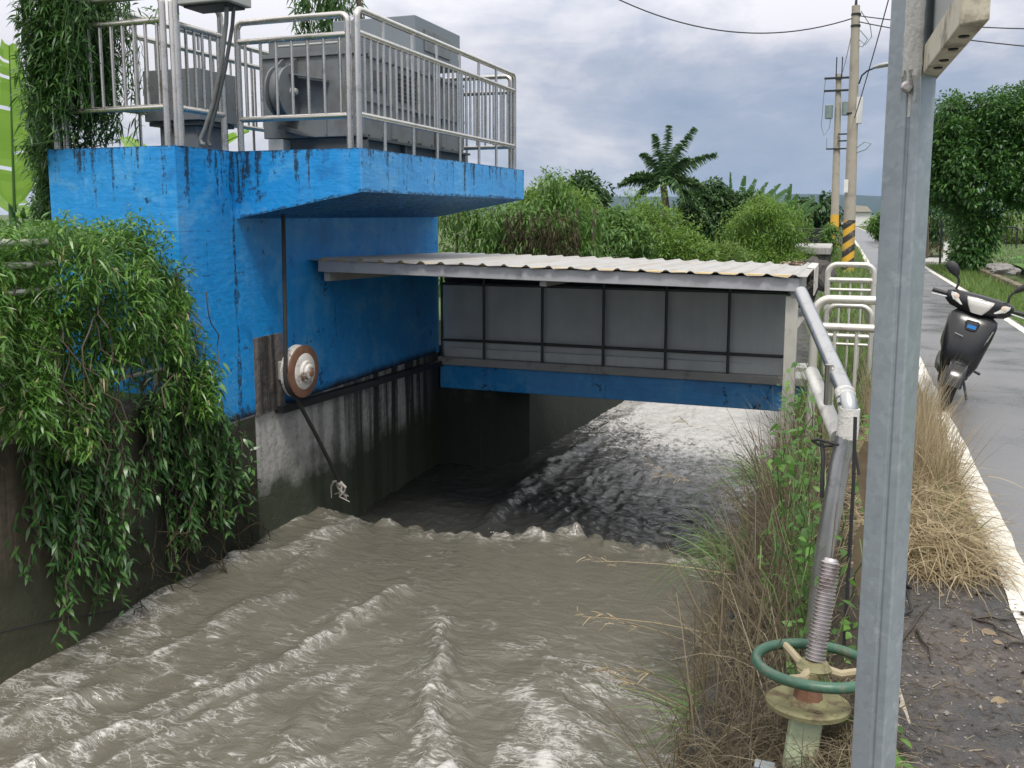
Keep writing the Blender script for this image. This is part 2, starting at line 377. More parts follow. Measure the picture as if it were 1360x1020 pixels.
def ground_mat():
    g = NT('soil_and_turf'); p = pos(g); Z = zed(g)
    n1 = noise(g, p, 1.1, 7, .62); n2 = noise(g, p, .08, 4); n3 = noise(g, p, 40, 4, .7)
    c = mix(g, ramp(g, n1, (.4, 0), (.6, 1)), (.07, .055, .035), (.055, .11, .022))
    c = mix(g, ramp(g, n2, (.4, 0), (.6, .6)), c, (.10, .15, .035))
    c = mix(g, math_(g, 'MULTIPLY', n3, .4), c, (.03, .045, .012))
    near = math_(g, 'MULTIPLY', math_(g, 'LESS_THAN', Z[0], .9), math_(g, 'GREATER_THAN', Z[0], -4.9))
    c = mix(g, near, c, mix(g, n1, (.022, .018, .013), (.05, .04, .028)))
    deep = math_(g, 'LESS_THAN', Z[2], -.5)
    c = mix(g, deep, c, mix(g, n1, (.02, .022, .014), (.06, .055, .045)))
    return g.surf(pbsdf(g, Base_Color=c, Roughness=.9, Normal=bump(g, n1, .6, .05)))
M['ground'] = ground_mat()

def field_mat():
    g = NT('mown_field_grass'); p = pos(g)
    n1 = noise(g, p, .5, 6, .6); n3 = noise(g, p, 25, 4, .7)
    c = mix(g, n1, (.075, .19, .03), (.14, .27, .055)); c = mix(g, math_(g, 'MULTIPLY', n3, .35), c, (.05, .10, .02))
    return g.surf(pbsdf(g, Base_Color=c, Roughness=.9, Normal=bump(g, n3, .5, .05)))
M['field'] = field_mat()
def hill_mat():
    g = NT('forested_hill'); n = noise(g, pos(g), .004, 6)
    return g.surf(pbsdf(g, Base_Color=mix(g, n, (.012, .028, .03), (.025, .045, .04)), Roughness=1.))
M['hill'] = hill_mat()
def stripes_mat():
    g = NT('black_yellow_pole_bands'); Z = zed(g)
    s = math_(g, 'FRACT', math_(g, 'ADD', math_(g, 'MULTIPLY', Z[2], 2.6), math_(g, 'MULTIPLY', Z[0], -1.9)))
    w = noise(g, pos(g), 4, 6, .7)
    y = mix(g, ramp(g, w, (.5, 0), (.65, .8)), (.62, .36, .03), (.30, .25, .16))
    b = mix(g, ramp(g, w, (.5, 0), (.65, .8)), (.03, .028, .025), (.24, .21, .17))
    return g.surf(pbsdf(g, Base_Color=mix(g, math_(g, 'GREATER_THAN', s, .5), b, y), Roughness=.75))
M['bands'] = stripes_mat()
M['yellow_band'] = simple('yellow_pole_paint', (.60, .34, .03), .7, 0, .2, 3, dirt=(.3, .2, .06), dscale=3)

M['vine'] = leafmat('vine_leaf', (.034, .10, .016), (.078, .185, .030), (.185, .33, .065), .36, .28)
M['vine_low'] = leafmat('hanging_vine_leaf', (.026, .078, .020), (.056, .15, .038), (.13, .25, .065), .34, .2)
M['vine_dark'] = leafmat('climber_leaf', (.020, .06, .014), (.040, .11, .022), (.10, .20, .045), .4, .3)
M['bush_bright'] = leafmat('bright_bush_leaf', (.05, .115, .016), (.115, .22, .032), (.22, .34, .055), .5, .35)
M['bush_mid'] = leafmat('bush_leaf', (.034, .09, .015), (.075, .165, .027), (.15, .26, .05), .5, .3)
M['bush_dark'] = leafmat('dark_tree_leaf', (.014, .046, .011), (.032, .085, .018), (.075, .15, .03), .5, .2)
M['tree_leaf'] = leafmat('roadside_tree_leaf', (.016, .055, .012), (.040, .115, .022), (.11, .23, .045), .45, .25)
M['olive'] = leafmat('olive_bush_leaf', (.05, .09, .016), (.10, .18, .03), (.20, .29, .06), .55, .3)
M['palm'] = leafmat('palm_leaf', (.032, .08, .026), (.07, .15, .05), (.15, .24, .09), .4, .2)
M['banana'] = leafmat('banana_leaf', (.12, .26, .025), (.19, .35, .04), (.25, .42, .07), .4, .45)
M['banana_far'] = leafmat('far_banana_leaf', (.03, .09, .022), (.05, .13, .03), (.09, .18, .05), .4, .25)
M['dryleaf'] = leafmat('dry_grass_blade', (.16, .12, .07), (.32, .255, .15), (.50, .43, .29), .7, .3, .3)
M['weed_brown'] = leafmat('brown_weed_stem', (.055, .045, .030), (.14, .112, .070), (.34, .29, .20), .75, .2, .3)
M['brownvine'] = leafmat('dried_vine', (.025, .020, .012), (.06, .048, .028), (.12, .10, .06), .8, .2, .2)
M['weed_green'] = leafmat('green_weed_blade', (.05, .10, .03), (.11, .19, .055), (.26, .33, .14), .55, .3)
M['creeper'] = leafmat('fresh_creeper_leaf', (.035, .10, .016), (.075, .19, .028), (.15, .30, .055), .45, .4)
M['turf'] = leafmat('turf_blade', (.05, .10, .02), (.10, .19, .035), (.22, .28, .08), .6, .3)

# ------------------------------------------------------------------ foliage generators (numpy)
LEAF = [.12, .75, 1., .62, .04]
BROAD = [.3, 1., .95, .55, .03]
BLADE = [1., .9, .7, .4, .05]
STEM = [1., .95, .9, .8, .5]
def unit(a): return a / np.maximum(np.linalg.norm(a, axis=-1, keepdims=True), 1e-9)
def strips(name, mat, base, d, L, W, droop, prof, parent=None, seed=0, side=None):
    rg = np.random.default_rng(seed); N = len(base); k = len(prof)
    t = np.linspace(0, 1, k)[None, :, None]
    L = np.broadcast_to(np.asarray(L, float), (N,)); W = np.broadcast_to(np.asarray(W, float), (N,)); droop = np.broadcast_to(np.asarray(droop, float), (N,))
    d = unit(d)
    c = base[:, None] + d[:, None] * L[:, None, None] * t + np.array([0, 0, -1.])[None, None] * (droop * L)[:, None, None] * t ** 2
    if side is None:
        side = unit(np.cross(d, np.array([0, 0, 1.]) + rg.normal(0, .45, (N, 3))))
    w = side[:, None] * W[:, None, None] * np.asarray(prof)[None, :, None] * .5
    v = np.stack([c - w, c + w], 2).reshape(-1, 3)
    if parent is not None and '_o' in parent: v = v - np.array(parent['_o'])[None]
    i = (np.arange(N)[:, None] * 2 * k + np.arange(k - 1)[None] * 2).reshape(-1)
    q = np.stack([i, i + 1, i + 3, i + 2], 1)
    return rawmesh(name, v, q, mat, parent)
def rawmesh(name, v, q, mat, parent=None, smooth=True):
    me = bpy.data.meshes.new(name); n = len(q)
    me.vertices.add(len(v)); me.vertices.foreach_set('co', np.ascontiguousarray(v, np.float32).ravel())
    me.loops.add(n * 4); me.loops.foreach_set('vertex_index', np.ascontiguousarray(q, np.int32).ravel())
    me.polygons.add(n); me.polygons.foreach_set('loop_start', np.arange(0, n * 4, 4, dtype=np.int32))
    me.polygons.foreach_set('use_smooth', np.full(n, smooth)); me.update(calc_edges=True); me.validate()
    me.materials.append(mat)
    o = bpy.data.objects.new(name, me); COL.objects.link(o)
    if parent is not None: o.parent = parent
    return o
def cat(*arrs): return [np.concatenate(a) for a in zip(*arrs)]

def clump_leaves(rg, centres, radii, n_each, spread=.5, down=.35):
    """leaves on little shells round clump centres, pointing outwards and down"""
    C = len(centres)
    u = unit(rg.normal(0, 1, (C, n_each, 3))); r = radii[:, None, None] * rg.uniform(.35, 1., (C, n_each, 1)) ** .6
    b = centres[:, None] + u * r
    d = u + rg.normal(0, spread, u.shape); d[..., 2] -= down
    return b.reshape(-1, 3), d.reshape(-1, 3)
def ellipsoid_clumps(rg, c, r, n, inner=.45, zmin=None, lump=.18):
    u = unit(rg.normal(0, 1, (n, 3)))
    f = rg.uniform(inner, 1., (n, 1)) ** .5
    ph = rg.uniform(0, 6.28, 6)
    wob = 1 + lump * (np.sin(3 * u[:, :1] * 2 + ph[0]) + np.sin(4 * u[:, 1:2] * 2 + ph[1]) + np.sin(5 * u[:, 2:] + ph[2])) / 1.6
    p = np.array(c) + u * f * np.array(r) * wob
    if zmin is not None: p[:, 2] = np.maximum(p[:, 2], zmin + rg.uniform(0, .3, n))
    return p
def plant(name, label, catg, loc, blobs, n_clump, n_leaf, leaf, clump_r, mat, seed, trunk=None, group=None, spread=.6, down=.3, prof=LEAF, droop=.35, zmin=None, inner=.4, lump=.18):
    """blobs: (centre, radii, weight); leaf: (length, width)"""
    rg = np.random.default_rng(seed); t = thing(name, label, catg, loc, group)
    cs = np.concatenate([ellipsoid_clumps(rg, c, r, max(4, int(n_clump * w)), inner, zmin, lump) for c, r, w in blobs])
    b, d = clump_leaves(rg, cs, clump_r * rg.uniform(.6, 1.3, len(cs)), n_leaf, spread, down)
    L = leaf[0] * rg.uniform(.6, 1.3, len(b))
    strips('crown', mat, b, d, L, leaf[1] * rg.uniform(.7, 1.25, len(b)), droop, prof, t, seed)
    if trunk:
        mb = MB()
        for pts, rad in trunk: mb.tube(pts, rad, 8)
        mb.build('trunk', M['trunk'], t, True)
    return t

# value noise on the plane
def vnoise(x, y, seed=0):
    xi = np.floor(x).astype(np.int64); yi = np.floor(y).astype(np.int64); xf = x - xi; yf = y - yi
    def h(a, b):
        n = (a * 374761393 + b * 668265263 + seed * 1442695041) & 0xffffffff
        n = ((n ^ (n >> 13)) * 1274126177) & 0xffffffff
        return ((n ^ (n >> 16)) & 0xffff) / 65535.
    u = xf * xf * xf * (xf * (xf * 6 - 15) + 10); v = yf * yf * yf * (yf * (yf * 6 - 15) + 10)
    return (h(xi, yi) * (1 - u) + h(xi + 1, yi) * u) * (1 - v) + (h(xi, yi + 1) * (1 - u) + h(xi + 1, yi + 1) * u) * v
def fbm(x, y, seed=0, o=4, g=.5):
    s = 0; a = 1.; tot = 0
    for i in range(o):
        s = s + a * vnoise(x * 2 ** i + 17.3 * i, y * 2 ** i - 9.1 * i, seed + i); tot += a; a *= g
    return s / tot
def ridge(x, y, seed=0, o=3): return 1 - np.abs(2 * fbm(x, y, seed, o) - 1)

# ------------------------------------------------------------------ camera, world, sun
cam = bpy.data.cameras.new('camera'); co = bpy.data.objects.new('camera', cam); COL.objects.link(co)
cam.sensor_width = 36; cam.lens = 36 * 1200 / 1360; cam.shift_y = -67 / 1360
cam.clip_start = .05; cam.clip_end = 12000
co.location = (0, 0, 1.6)
co.rotation_euler = (PI / 2 - math.atan(158 / 1200), 0, math.atan(440 / math.hypot(1200, 158)))
SC.camera = co
SC.view_settings.view_transform = 'Standard'; SC.view_settings.look = 'None'; SC.view_settings.exposure = .30; SC.view_settings.gamma = 1

W = bpy.data.worlds.new('World'); SC.world = W; W.use_nodes = True; wt = W.node_tree; wt.nodes.clear()
class G2: pass
wg = NT.__new__(NT); wg.t = wt
wout = wt.nodes.new('ShaderNodeOutputWorld')
SUN_EL, SUN_AZ = R(60), R(155)     # compass azimuth measured from +Y towards +X
sky = wg.n('TexSky', {'sky_type': 'NISHITA', 'sun_disc': False, 'sun_elevation': SUN_EL, 'sun_rotation': SUN_AZ, 'dust_density': 2.})
dirv = wg.n('TexCoord').outputs['Generated']
sep = wg.n('SeparateXYZ', None, Vector=dirv).outputs
el = sep[2]
def wscale(x, y, z):
    m = wg.n('VectorMath', {'operation': 'MULTIPLY'}); setin(wt, m, 0, dirv); m.inputs[1].default_value = (x, y, z); return m.outputs[0]
n1 = noise(wg, wscale(2.4, 2.4, 5.2), 1.35, 10, .60, .25)
n2 = noise(wg, wscale(5., 5., 16.), 1.9, 8, .6, .3)
nn = math_(wg, 'ADD', math_(wg, 'MULTIPLY', n1, .75), math_(wg, 'MULTIPLY', n2, .25))
# cloud deck is thinner and bluer low down, paler higher up and on the left
lift = wg.n('MapRange', None, Value=el, From_Min=.0, From_Max=.22, To_Min=-.13, To_Max=.10).outputs[0]
leftw = math_(wg, 'MULTIPLY', sep[0], -.20)
cl = math_(wg, 'ADD', math_(wg, 'ADD', nn, lift), math_(wg, 'ADD', leftw, -.04))
ccol = ramp(wg, cl, (.30, (.235, .30, .43)), (.42, (.325, .375, .49)), (.49, (.43, .46, .555)), (.54, (.56, .565, .63)), (.63, (.72, .71, .75)))
high = ramp(wg, el, (.20, 1.0), (.62, 1.0))
bright = wg.n('MapRange', None, Value=el, From_Min=.16, From_Max=.50, To_Min=1.0, To_Max=2.5).outputs[0]
ground_side = math_(wg, 'GREATER_THAN', el, -.02)
bg1 = wg.n('Background', None, Color=sky, Strength=.09).outputs[0]
bg2 = wg.n('Background', None, Color=mix(wg, ramp(wg, el, (.17, 0), (.40, .75)), ccol, (.52, .51, .49)), Strength=bright).outputs[0]
wmix = wg.n('MixShader', None, Fac=.90, i1=bg1, i2=bg2).outputs[0]
wt.links.new(wmix, wout.inputs['Surface'])
sl = bpy.data.lights.new('sun', 'SUN'); sl.energy = 2.4; sl.angle = R(13); sl.color = (1, .95, .88)
so = bpy.data.objects.new('sun', sl); COL.objects.link(so)
sd = Vector((math.sin(SUN_AZ) * math.cos(SUN_EL), math.cos(SUN_AZ) * math.cos(SUN_EL), math.sin(SUN_EL)))
so.rotation_euler = sd.to_track_quat('Z', 'Y').to_euler()

# ------------------------------------------------------------------ the setting
XW = -4.7
def build_ground():
    prof = [(-4000, 0), (-900, 0), (-300, 0), (-100, 0), (-40, .05), (-20, .1), (-12, .15), (-8, .2), (-6.2, .2), (-5.0, .2), (-5.0, -3), (-2.6, -3.1), (-.40, -3), (-.40, -.42), (-.22, -.26), (-.02, -.12),
            (.14, -.03), (.22, -.004), (.74, -.004), (1.6, -.004), (2.5, -.004), (2.8, -.10), (3.4, -.14), (3.62, -.10), (4.5, .0), (7, .12), (12, .2), (30, .2), (120, .0), (500, 0), (4000, 0)]
    ys = [-80, -20, -6, -2] + [i * .5 for i in range(0, 25)] + [13, 14, 15, 16, 18, 20, 23, 26, 30, 35, 42, 50, 65, 90, 140, 250, 600, 1500, 4500]
    v = []; rg = np.random.default_rng(1)
    for y in ys:
        for x, z in prof:
            j = 0
            if -5.5 < x < .2 and z > -2 and x not in (-5.0, -.40): j = rg.normal(0, .015)
            if y > 25 and x == -2.6: j = 0
            v.append((x, y, z + j))
    n = len(prof); f = []
    for i in range(len(ys) - 1):
        for k in range(n - 1): f.append((i * n + k, i * n + k + 1, (i + 1) * n + k + 1, (i + 1) * n + k))
    me = bpy.data.meshes.new('ground'); me.from_pydata(v, [], f); me.materials.append(M['ground']); bm_up(me)
    o = bpy.data.objects.new('ground', me); COL.objects.link(o); tag(o, kind='structure')
def bm_up(me):
    b = bmesh.new(); b.from_mesh(me)
    for q in b.faces:
        if q.normal.z < 0: q.normal_flip()
    b.to_mesh(me); b.free()
build_ground()
def sheet(name, pts_l, pts_r, z, mat, kind='structure'):
    v = []; f = []
    for (a, b) in zip(pts_l, pts_r): v += [(a[0], a[1], z), (b[0], b[1], z)]
    for i in range(len(pts_l) - 1): f.append((2 * i, 2 * i + 1, 2 * i + 3, 2 * i + 2))
    me = bpy.data.meshes.new(name); me.from_pydata(v, [], f); me.materials.append(mat); bm_up(me)
    o = bpy.data.objects.new(name, me); COL.objects.link(o); tag(o, kind=kind); return o
ROADY = [-30, 0, 4, 7, 10, 14, 20, 28, 36, 50, 75, 125, 200]
RL = [.74, .74, .75, .77, .78, .80, .8, .8, .8, .75, .6, .2, -.6]
RR = [2.5, 2.5, 2.5, 2.5, 2.5, 2.5, 2.55, 2.5, 2.5, 2.55, 2.62, 1.75, .6]
sheet('road', [(x - .02, y) for x, y in zip(RL, ROADY)], [(x, y) for x, y in zip(RR, ROADY)], .004, M['road'])
def ragged_line(name, xs, w, seed):
    rg = np.random.default_rng(seed); yy = np.concatenate([np.arange(-2, 16, .12), np.arange(16, 125, 2.)])
    xc = np.interp(yy, ROADY, xs)
    v = []; f = []
    for y, x in zip(yy, xc):
        v += [(x - w / 2 + rg.normal(0, .004), y, .008), (x + w / 2 + rg.normal(0, .004), y, .008)]
    for i in range(len(yy) - 1): f.append((2 * i, 2 * i + 1, 2 * i + 3, 2 * i + 2))
    me = bpy.data.meshes.new(name); me.from_pydata(v, [], f); me.materials.append(M['line']); bm_up(me)
    o = bpy.data.objects.new(name, me); COL.objects.link(o); tag(o, kind='structure')
ragged_line('road_edge_line', [x + .035 for x in RL], .135, 2)
ragged_line('road_edge_line', [x - .08 for x in RR], .11, 3)
# dark broken asphalt verge between the bank and the white line
def verge():
    xs = np.linspace(.1, .76, 34); ys = np.arange(1.0, 9.0, .03)
    X, Y = np.meshgrid(xs, ys); e = .22 + .09 * (fbm(Y * 2.1, X * 0, 5) - .5) * 2
    Z = .0035 + .016 * np.clip(fbm(X * 7, Y * 7, 9) - .45, 0, 1) - np.clip((e - X) / .12, 0, 1) * .06
    Z = np.where(X > .70, .0025, Z)
    v = np.stack([X, Y, Z], -1).reshape(-1, 3); n = len(xs); i = (np.arange(len(ys) - 1)[:, None] * n + np.arange(n - 1)[None]).reshape(-1)
    o = rawmesh('asphalt_verge', v, np.stack([i, i + 1, i + n + 1, i + n], 1), M['verge']); tag(o, kind='structure')
verge()
# field on the right and side crossing
sheet('field', [(4.6, 21.0), (4.4, 26), (4.6, 31), (5.5, 34)], [(40, 21.5), (40, 27), (40, 40), (40, 60)], .24, M['field'])
tag(MB().box(2.62, 4.2, 33.6, 36.6, -.10, .03).build('crossing_slab', M['conc_pale'], bevel=.02), 'flat concrete slab crossing the ditch beside the far road edge', 'slab', kind='thing')

def hills():
    for (y, x0, x1, h, seed, sc) in ((3300, -1700, 1500, 92, 3, 900.), (2700, -1300, -300, 62, 8, 500.)):
        xs = np.linspace(x0, x1, 120); ds = np.linspace(0, 1, 10)
        X, D = np.meshgrid(xs, ds)
        env = np.sin(np.clip((X - x0) / (x1 - x0), 0, 1) * PI) ** .35
        H = h * env * (.62 + .6 * fbm(X / sc, X * 0 + seed, seed, 5)) * np.sin(D * PI / 2) ** .8
        v = np.stack([X, y + D * 500, H - 2], -1).reshape(-1, 3); n = 120
        i = (np.arange(9)[:, None] * n + np.arange(n - 1)[None]).reshape(-1)
        o = rawmesh('hill', v, np.stack([i, i + 1, i + n + 1, i + n], 1), M['hill']); tag(o, kind='structure')
hills()

# ------------------------------------------------------------------ water
def seg_dist(X, Y, pts):
    best = np.full(X.shape, 9.); T = np.zeros(X.shape); n = len(pts) - 1
    for i in range(n):
        a = np.array(pts[i]); b = np.array(pts[i + 1]); ab = b - a
        t = np.clip(((X - a[0]) * ab[0] + (Y - a[1]) * ab[1]) / ab.dot(ab), 0, 1)
        d = np.hypot(X - a[0] - t * ab[0], Y - a[1] - t * ab[1]); m = d < best
        best = np.where(m, d, best); T = np.where(m, (i + t) / n, T)
    return best, T
def build_water():
    xs = np.linspace(-4.72, -.30, 210); ys = np.concatenate([np.arange(1.2, 9.6, .02), np.arange(9.6, 16, .05), np.arange(16, 60, .5)])
    X, Y = np.meshgrid(xs, ys)
    wig = (fbm(X * 1.3, Y * .3, 3) - .5) * .95 + (fbm(X * 5, Y * 2, 4) - .5) * .22
    j = 7.32 + wig + .12 * (X + 2.5) / 2 * .2
    up = 1 / (1 + np.exp(-(Y - j - .18) / .10))           # 1 upstream of the jump
    rough = np.clip((6.6 - Y) / 2.6, .25, 1.)
    uL = (X + 4.7) / (1 + .36 * np.clip(Y - 3.3, -2, 4)); mL = np.clip((-2.1 - X) / .7, 0, 1) * np.clip((6.9 - Y) / .8, 0, 1); mR = np.clip((X + 2.5) / .7, 0, 1)
    rL = ridge(uL * 3.0 + .25 * fbm(X * 2, Y * 2, 7), Y * .30, 123, 2); rR = ridge((Y + .45 * (X + 2)) * 1.5 + .3 * fbm(X * 2, Y * 2, 8), X * .45, 127, 2)
    zd = -1.27 + rough * (mL * .055 * (rL - .6) + mR * .05 * (rR - .6)) + .10 * rough * (fbm(X * 1.1, Y * .9, 11) - .5) * 2 + .020 * rough * (ridge(X * 2.2, Y * 2.0 + X * .5, 21) - .6) + .014 * rough * (ridge(X * 5.5, Y * 6.5, 31) - .6) + .004 * fbm(X * 17, Y * 17, 41)
    zu = -1.60 + np.clip((Y - 8) / 12, 0, 1) * .1 + .05 * (ridge(X * 1.3, Y * .5, 51) - .5) + .034 * (ridge(X * 6, Y * 4.2, 61) - .5) + .014 * fbm(X * 17, Y * 11, 71)
    g = np.exp(-((Y - j) / .16) ** 2); lump = fbm(X * 4.5, Y * 4.5, 81, 5)
    z = zd * (1 - up) + zu * up + g * (.015 + .17 * np.clip(lump - .36, 0, 1) * 1.4 * (.4 + 1.1 * fbm(X * .9, Y * .6, 89)))
    z += g * .05 * (fbm(X * 10, Y * 10, 83, 3) - .45) * 2 * lump * 1.6
    hole = np.exp(-((Y - j - .5) / .25) ** 2); z -= hole * .06
    foam_glint = np.clip((lump - .44) * 2.6, 0, 1) * np.clip(g * 1.5, 0, 1) * .80 * (.55 + .9 * np.clip((fbm(X * .8, Y * .5, 88) - .35) * 2.2, 0, 1))
    foam_glint += np.exp(-((Y - j + .2) / .3) ** 2) * (.08 + .45 * np.clip(fbm(X * 6, Y * 6, 141, 5) - .46, 0, 1)) * (1 - up) + up * np.exp(-((Y - j - .3) / .25) ** 2) * .8 * np.clip(fbm(X * 7, Y * 5, 142, 5) - .48, 0, 1)
    cr = ridge(X * 2.2, Y * 2.0 + X * .5, 21); c2 = ridge(X * 5.5, Y * 6.5, 31)
    foam_glint += (1 - up) * rough * np.clip((cr - .84) * 2., 0, .4) * (.4 + c2 * .5) + (1 - up) * rough * np.clip((c2 - .88) * 2.5, 0, .3)
    foam_glint += (1 - up) * rough * (mL * np.clip((rL - .86) * 3.2, 0, .36) + mR * np.clip((rR - .86) * 3., 0, .34)) * (.45 + fbm(X * 5, Y * 5, 133) * 1.1)
    foam_glint -= (1 - up) * (.10 + .10 * (1 - rough))
    foam_glint -= up * .35 * np.clip(1.2 - (Y - 9.5) / 3.2, 0, 1); foam_glint += up * 0
    foam_glint += up * np.clip((ridge(X * 6, Y * 4.2, 61) - .85) * 2, 0, .3) * np.clip((Y - 9) / 4, 0, 1)  # upstream crests whitened to stand for reflected sky
    near = [(-3.95, 3.15), (-3.55, 3.9), (-3.35, 4.45), (-3.18, 5.2), (-3.1, 5.9)]
    lines = [(near, .09, .06, .38), ([(-2.55, 5.5), (-2.3, 4.9), (-2.05, 4.3), (-1.72, 3.75), (-1.55, 3.3)], .13, .09, .32), ([(-1.75, 3.75), (-1.62, 3.5)], .15, .10, .42),
             ([(-2.9, 4.6), (-2.75, 4.0), (-2.6, 3.3)], .14, .045, .18), ([(-4.35, 3.2), (-4.0, 4.4), (-3.9, 5.6), (-4.1, 6.6)], .12, .04, .20), ([(-1.5, 4.9), (-1.15, 4.2), (-.9, 3.5)], .25, .05, .22),
             ([(-4.66, 3.), (-4.66, 7.1)], .09, .03, .34), ([(-4.1, 7.0), (-4.4, 6.3), (-4.6, 5.9)], .12, .06, .42), ([(-.55, 6.8), (-.6, 5.6)], .10, .05, .55), ([(-3.3, 8.3), (-3.35, 10.5), (-2.9, 14.5)], .12, .06, .42)]
    for pts, w, h, f in lines:
        d, T = seg_dist(X + (fbm(X * 3, Y * 3, 91) - .5) * .25, Y + (fbm(X * 3, Y * 3, 95) - .5) * .25, pts)
        m = np.exp(-(d / w) ** 2) * (.35 + fbm(X * 6, Y * 6, 97) * 1.2)
        z += m * h; foam_glint += m * f
    # broad choppy patch on the right foreground, with reflected sky painted pale
    patch = np.exp(-((X + 1.2) / .8) ** 2 - ((Y - 3.9) / 1.0) ** 2)
    foam_glint += patch * .07 * (ridge(X * 4, Y * 8, 99)); z += patch * .025 * ridge(X * 3.5, Y * 7, 99)
    v = np.stack([X, Y, z], -1).reshape(-1, 3); n = len(xs); i = (np.arange(len(ys) - 1)[:, None] * n + np.arange(n - 1)[None]).reshape(-1)
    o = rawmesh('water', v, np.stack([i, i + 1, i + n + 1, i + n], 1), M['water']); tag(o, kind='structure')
    b = o.data.attributes.new('aeration', 'FLOAT', 'POINT'); b.data.foreach_set('value', np.clip(1 - 1 / (1 + np.exp(-(Y - j - .15 - .5 * (fbm(X * 3, Y * 3, 90, 5) - .5)) / .20)) + .35 * g * lump, 0, 1).astype(np.float32).ravel())
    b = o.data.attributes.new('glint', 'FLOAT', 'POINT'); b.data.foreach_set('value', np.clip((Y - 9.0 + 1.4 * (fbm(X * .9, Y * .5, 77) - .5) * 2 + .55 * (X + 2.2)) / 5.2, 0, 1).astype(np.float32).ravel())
    a = o.data.attributes.new('foam', 'FLOAT', 'POINT'); a.data.foreach_set('value', np.clip(foam_glint + .02, -1, 1).astype(np.float32).ravel())
build_water()

# ------------------------------------------------------------------ canal walls
w = tag(MB().box(-5.02, XW, -4, 6.43, -3, -.13).box(-5.02, XW + .002, -4, 5.575, -.128, .215).build('retaining_wall', M['conc_dark']), 'mossy black concrete canal wall below the hanging vines', 'canal wall', kind='thing')
w = thing('canal_wall', 'dark concrete canal wall running on beyond the bridge, left of the water', 'canal wall', (-4.2, 10.3, -3), kind='thing')
MB().prism([(-4.72, 10.26, -3), (-4.16, 10.26, -3), (-4.16, 10.45, -3), (-4.72, 10.45, -3)], (0, 0, 2.43)).build('return_wall', M['conc_black'], w)
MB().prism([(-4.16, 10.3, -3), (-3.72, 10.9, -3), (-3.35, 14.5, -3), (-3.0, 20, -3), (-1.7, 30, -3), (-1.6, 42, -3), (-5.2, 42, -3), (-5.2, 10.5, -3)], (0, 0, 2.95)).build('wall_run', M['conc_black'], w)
tag(MB().prism([(-.46, -2, -3), (-.46, 10, -3), (-.75, 14, -3), (-.55, 20, -3), (-.5, 40, -3), (-.25, 40, -3), (-.25, -2, -3)], (0, 0, 2.62)).build('canal_wall', M['conc_black']), 'right bank concrete canal wall hidden under dry weeds', 'canal wall', kind='thing')

# ------------------------------------------------------------------ blue gate tower
T = thing('gate_tower', 'blue painted concrete sluice tower with overhanging railed platform', 'tower', (-5.3, 5.6, -3), kind='thing')
def tower():
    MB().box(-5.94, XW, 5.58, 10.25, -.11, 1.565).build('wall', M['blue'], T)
    # platform slab with a tapered bracket on the canal side
    z = 2.112; zi = 1.565; zo = 1.775
    a = [(-5.94, 5.58, z), (XW, 5.58, z), (XW, 6.28, z), (-3.52, 6.28, z), (-3.52, 10.09, z), (-5.94, 10.25, z)]
    mb = MB()
    v = a + [(-5.94, 5.58, zi), (XW, 5.58, zi), (XW, 6.28, zi), (-3.52, 6.28, zo), (-3.52, 10.09, zo), (-5.94, 10.25, zi), (XW, 10.15, zi)]
    f = [(0, 1, 2, 3, 4, 5), (0, 6, 7, 1), (1, 7, 8, 2), (2, 8, 9, 3), (3, 9, 10, 4), (4, 10, 12, 11, 5), (5, 11, 6, 0), (6, 11, 12, 8, 7), (8, 12, 10, 9)]
    mb.add(v, f)
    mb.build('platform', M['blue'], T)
    MB().box(-5.94, -4.715, 5.60, 10.25, -3, -.112).build('footing', M['conc_stripe'], T)
    MB().box(XW - .01, XW + .012, 6.44, 6.86, -.13, .55).build('bare_patch', M['pad'], T)
    # sill that runs along the foot of the blue wall
    MB().prism([(XW - .01, 6.74, -.10), (XW + .075, 6.74, -.10), (XW + .075, 6.74, -.165), (XW - .01, 6.74, -.165)], (0, 3.5, -.11)).build('sill', M['black_iron'], T)
tower()

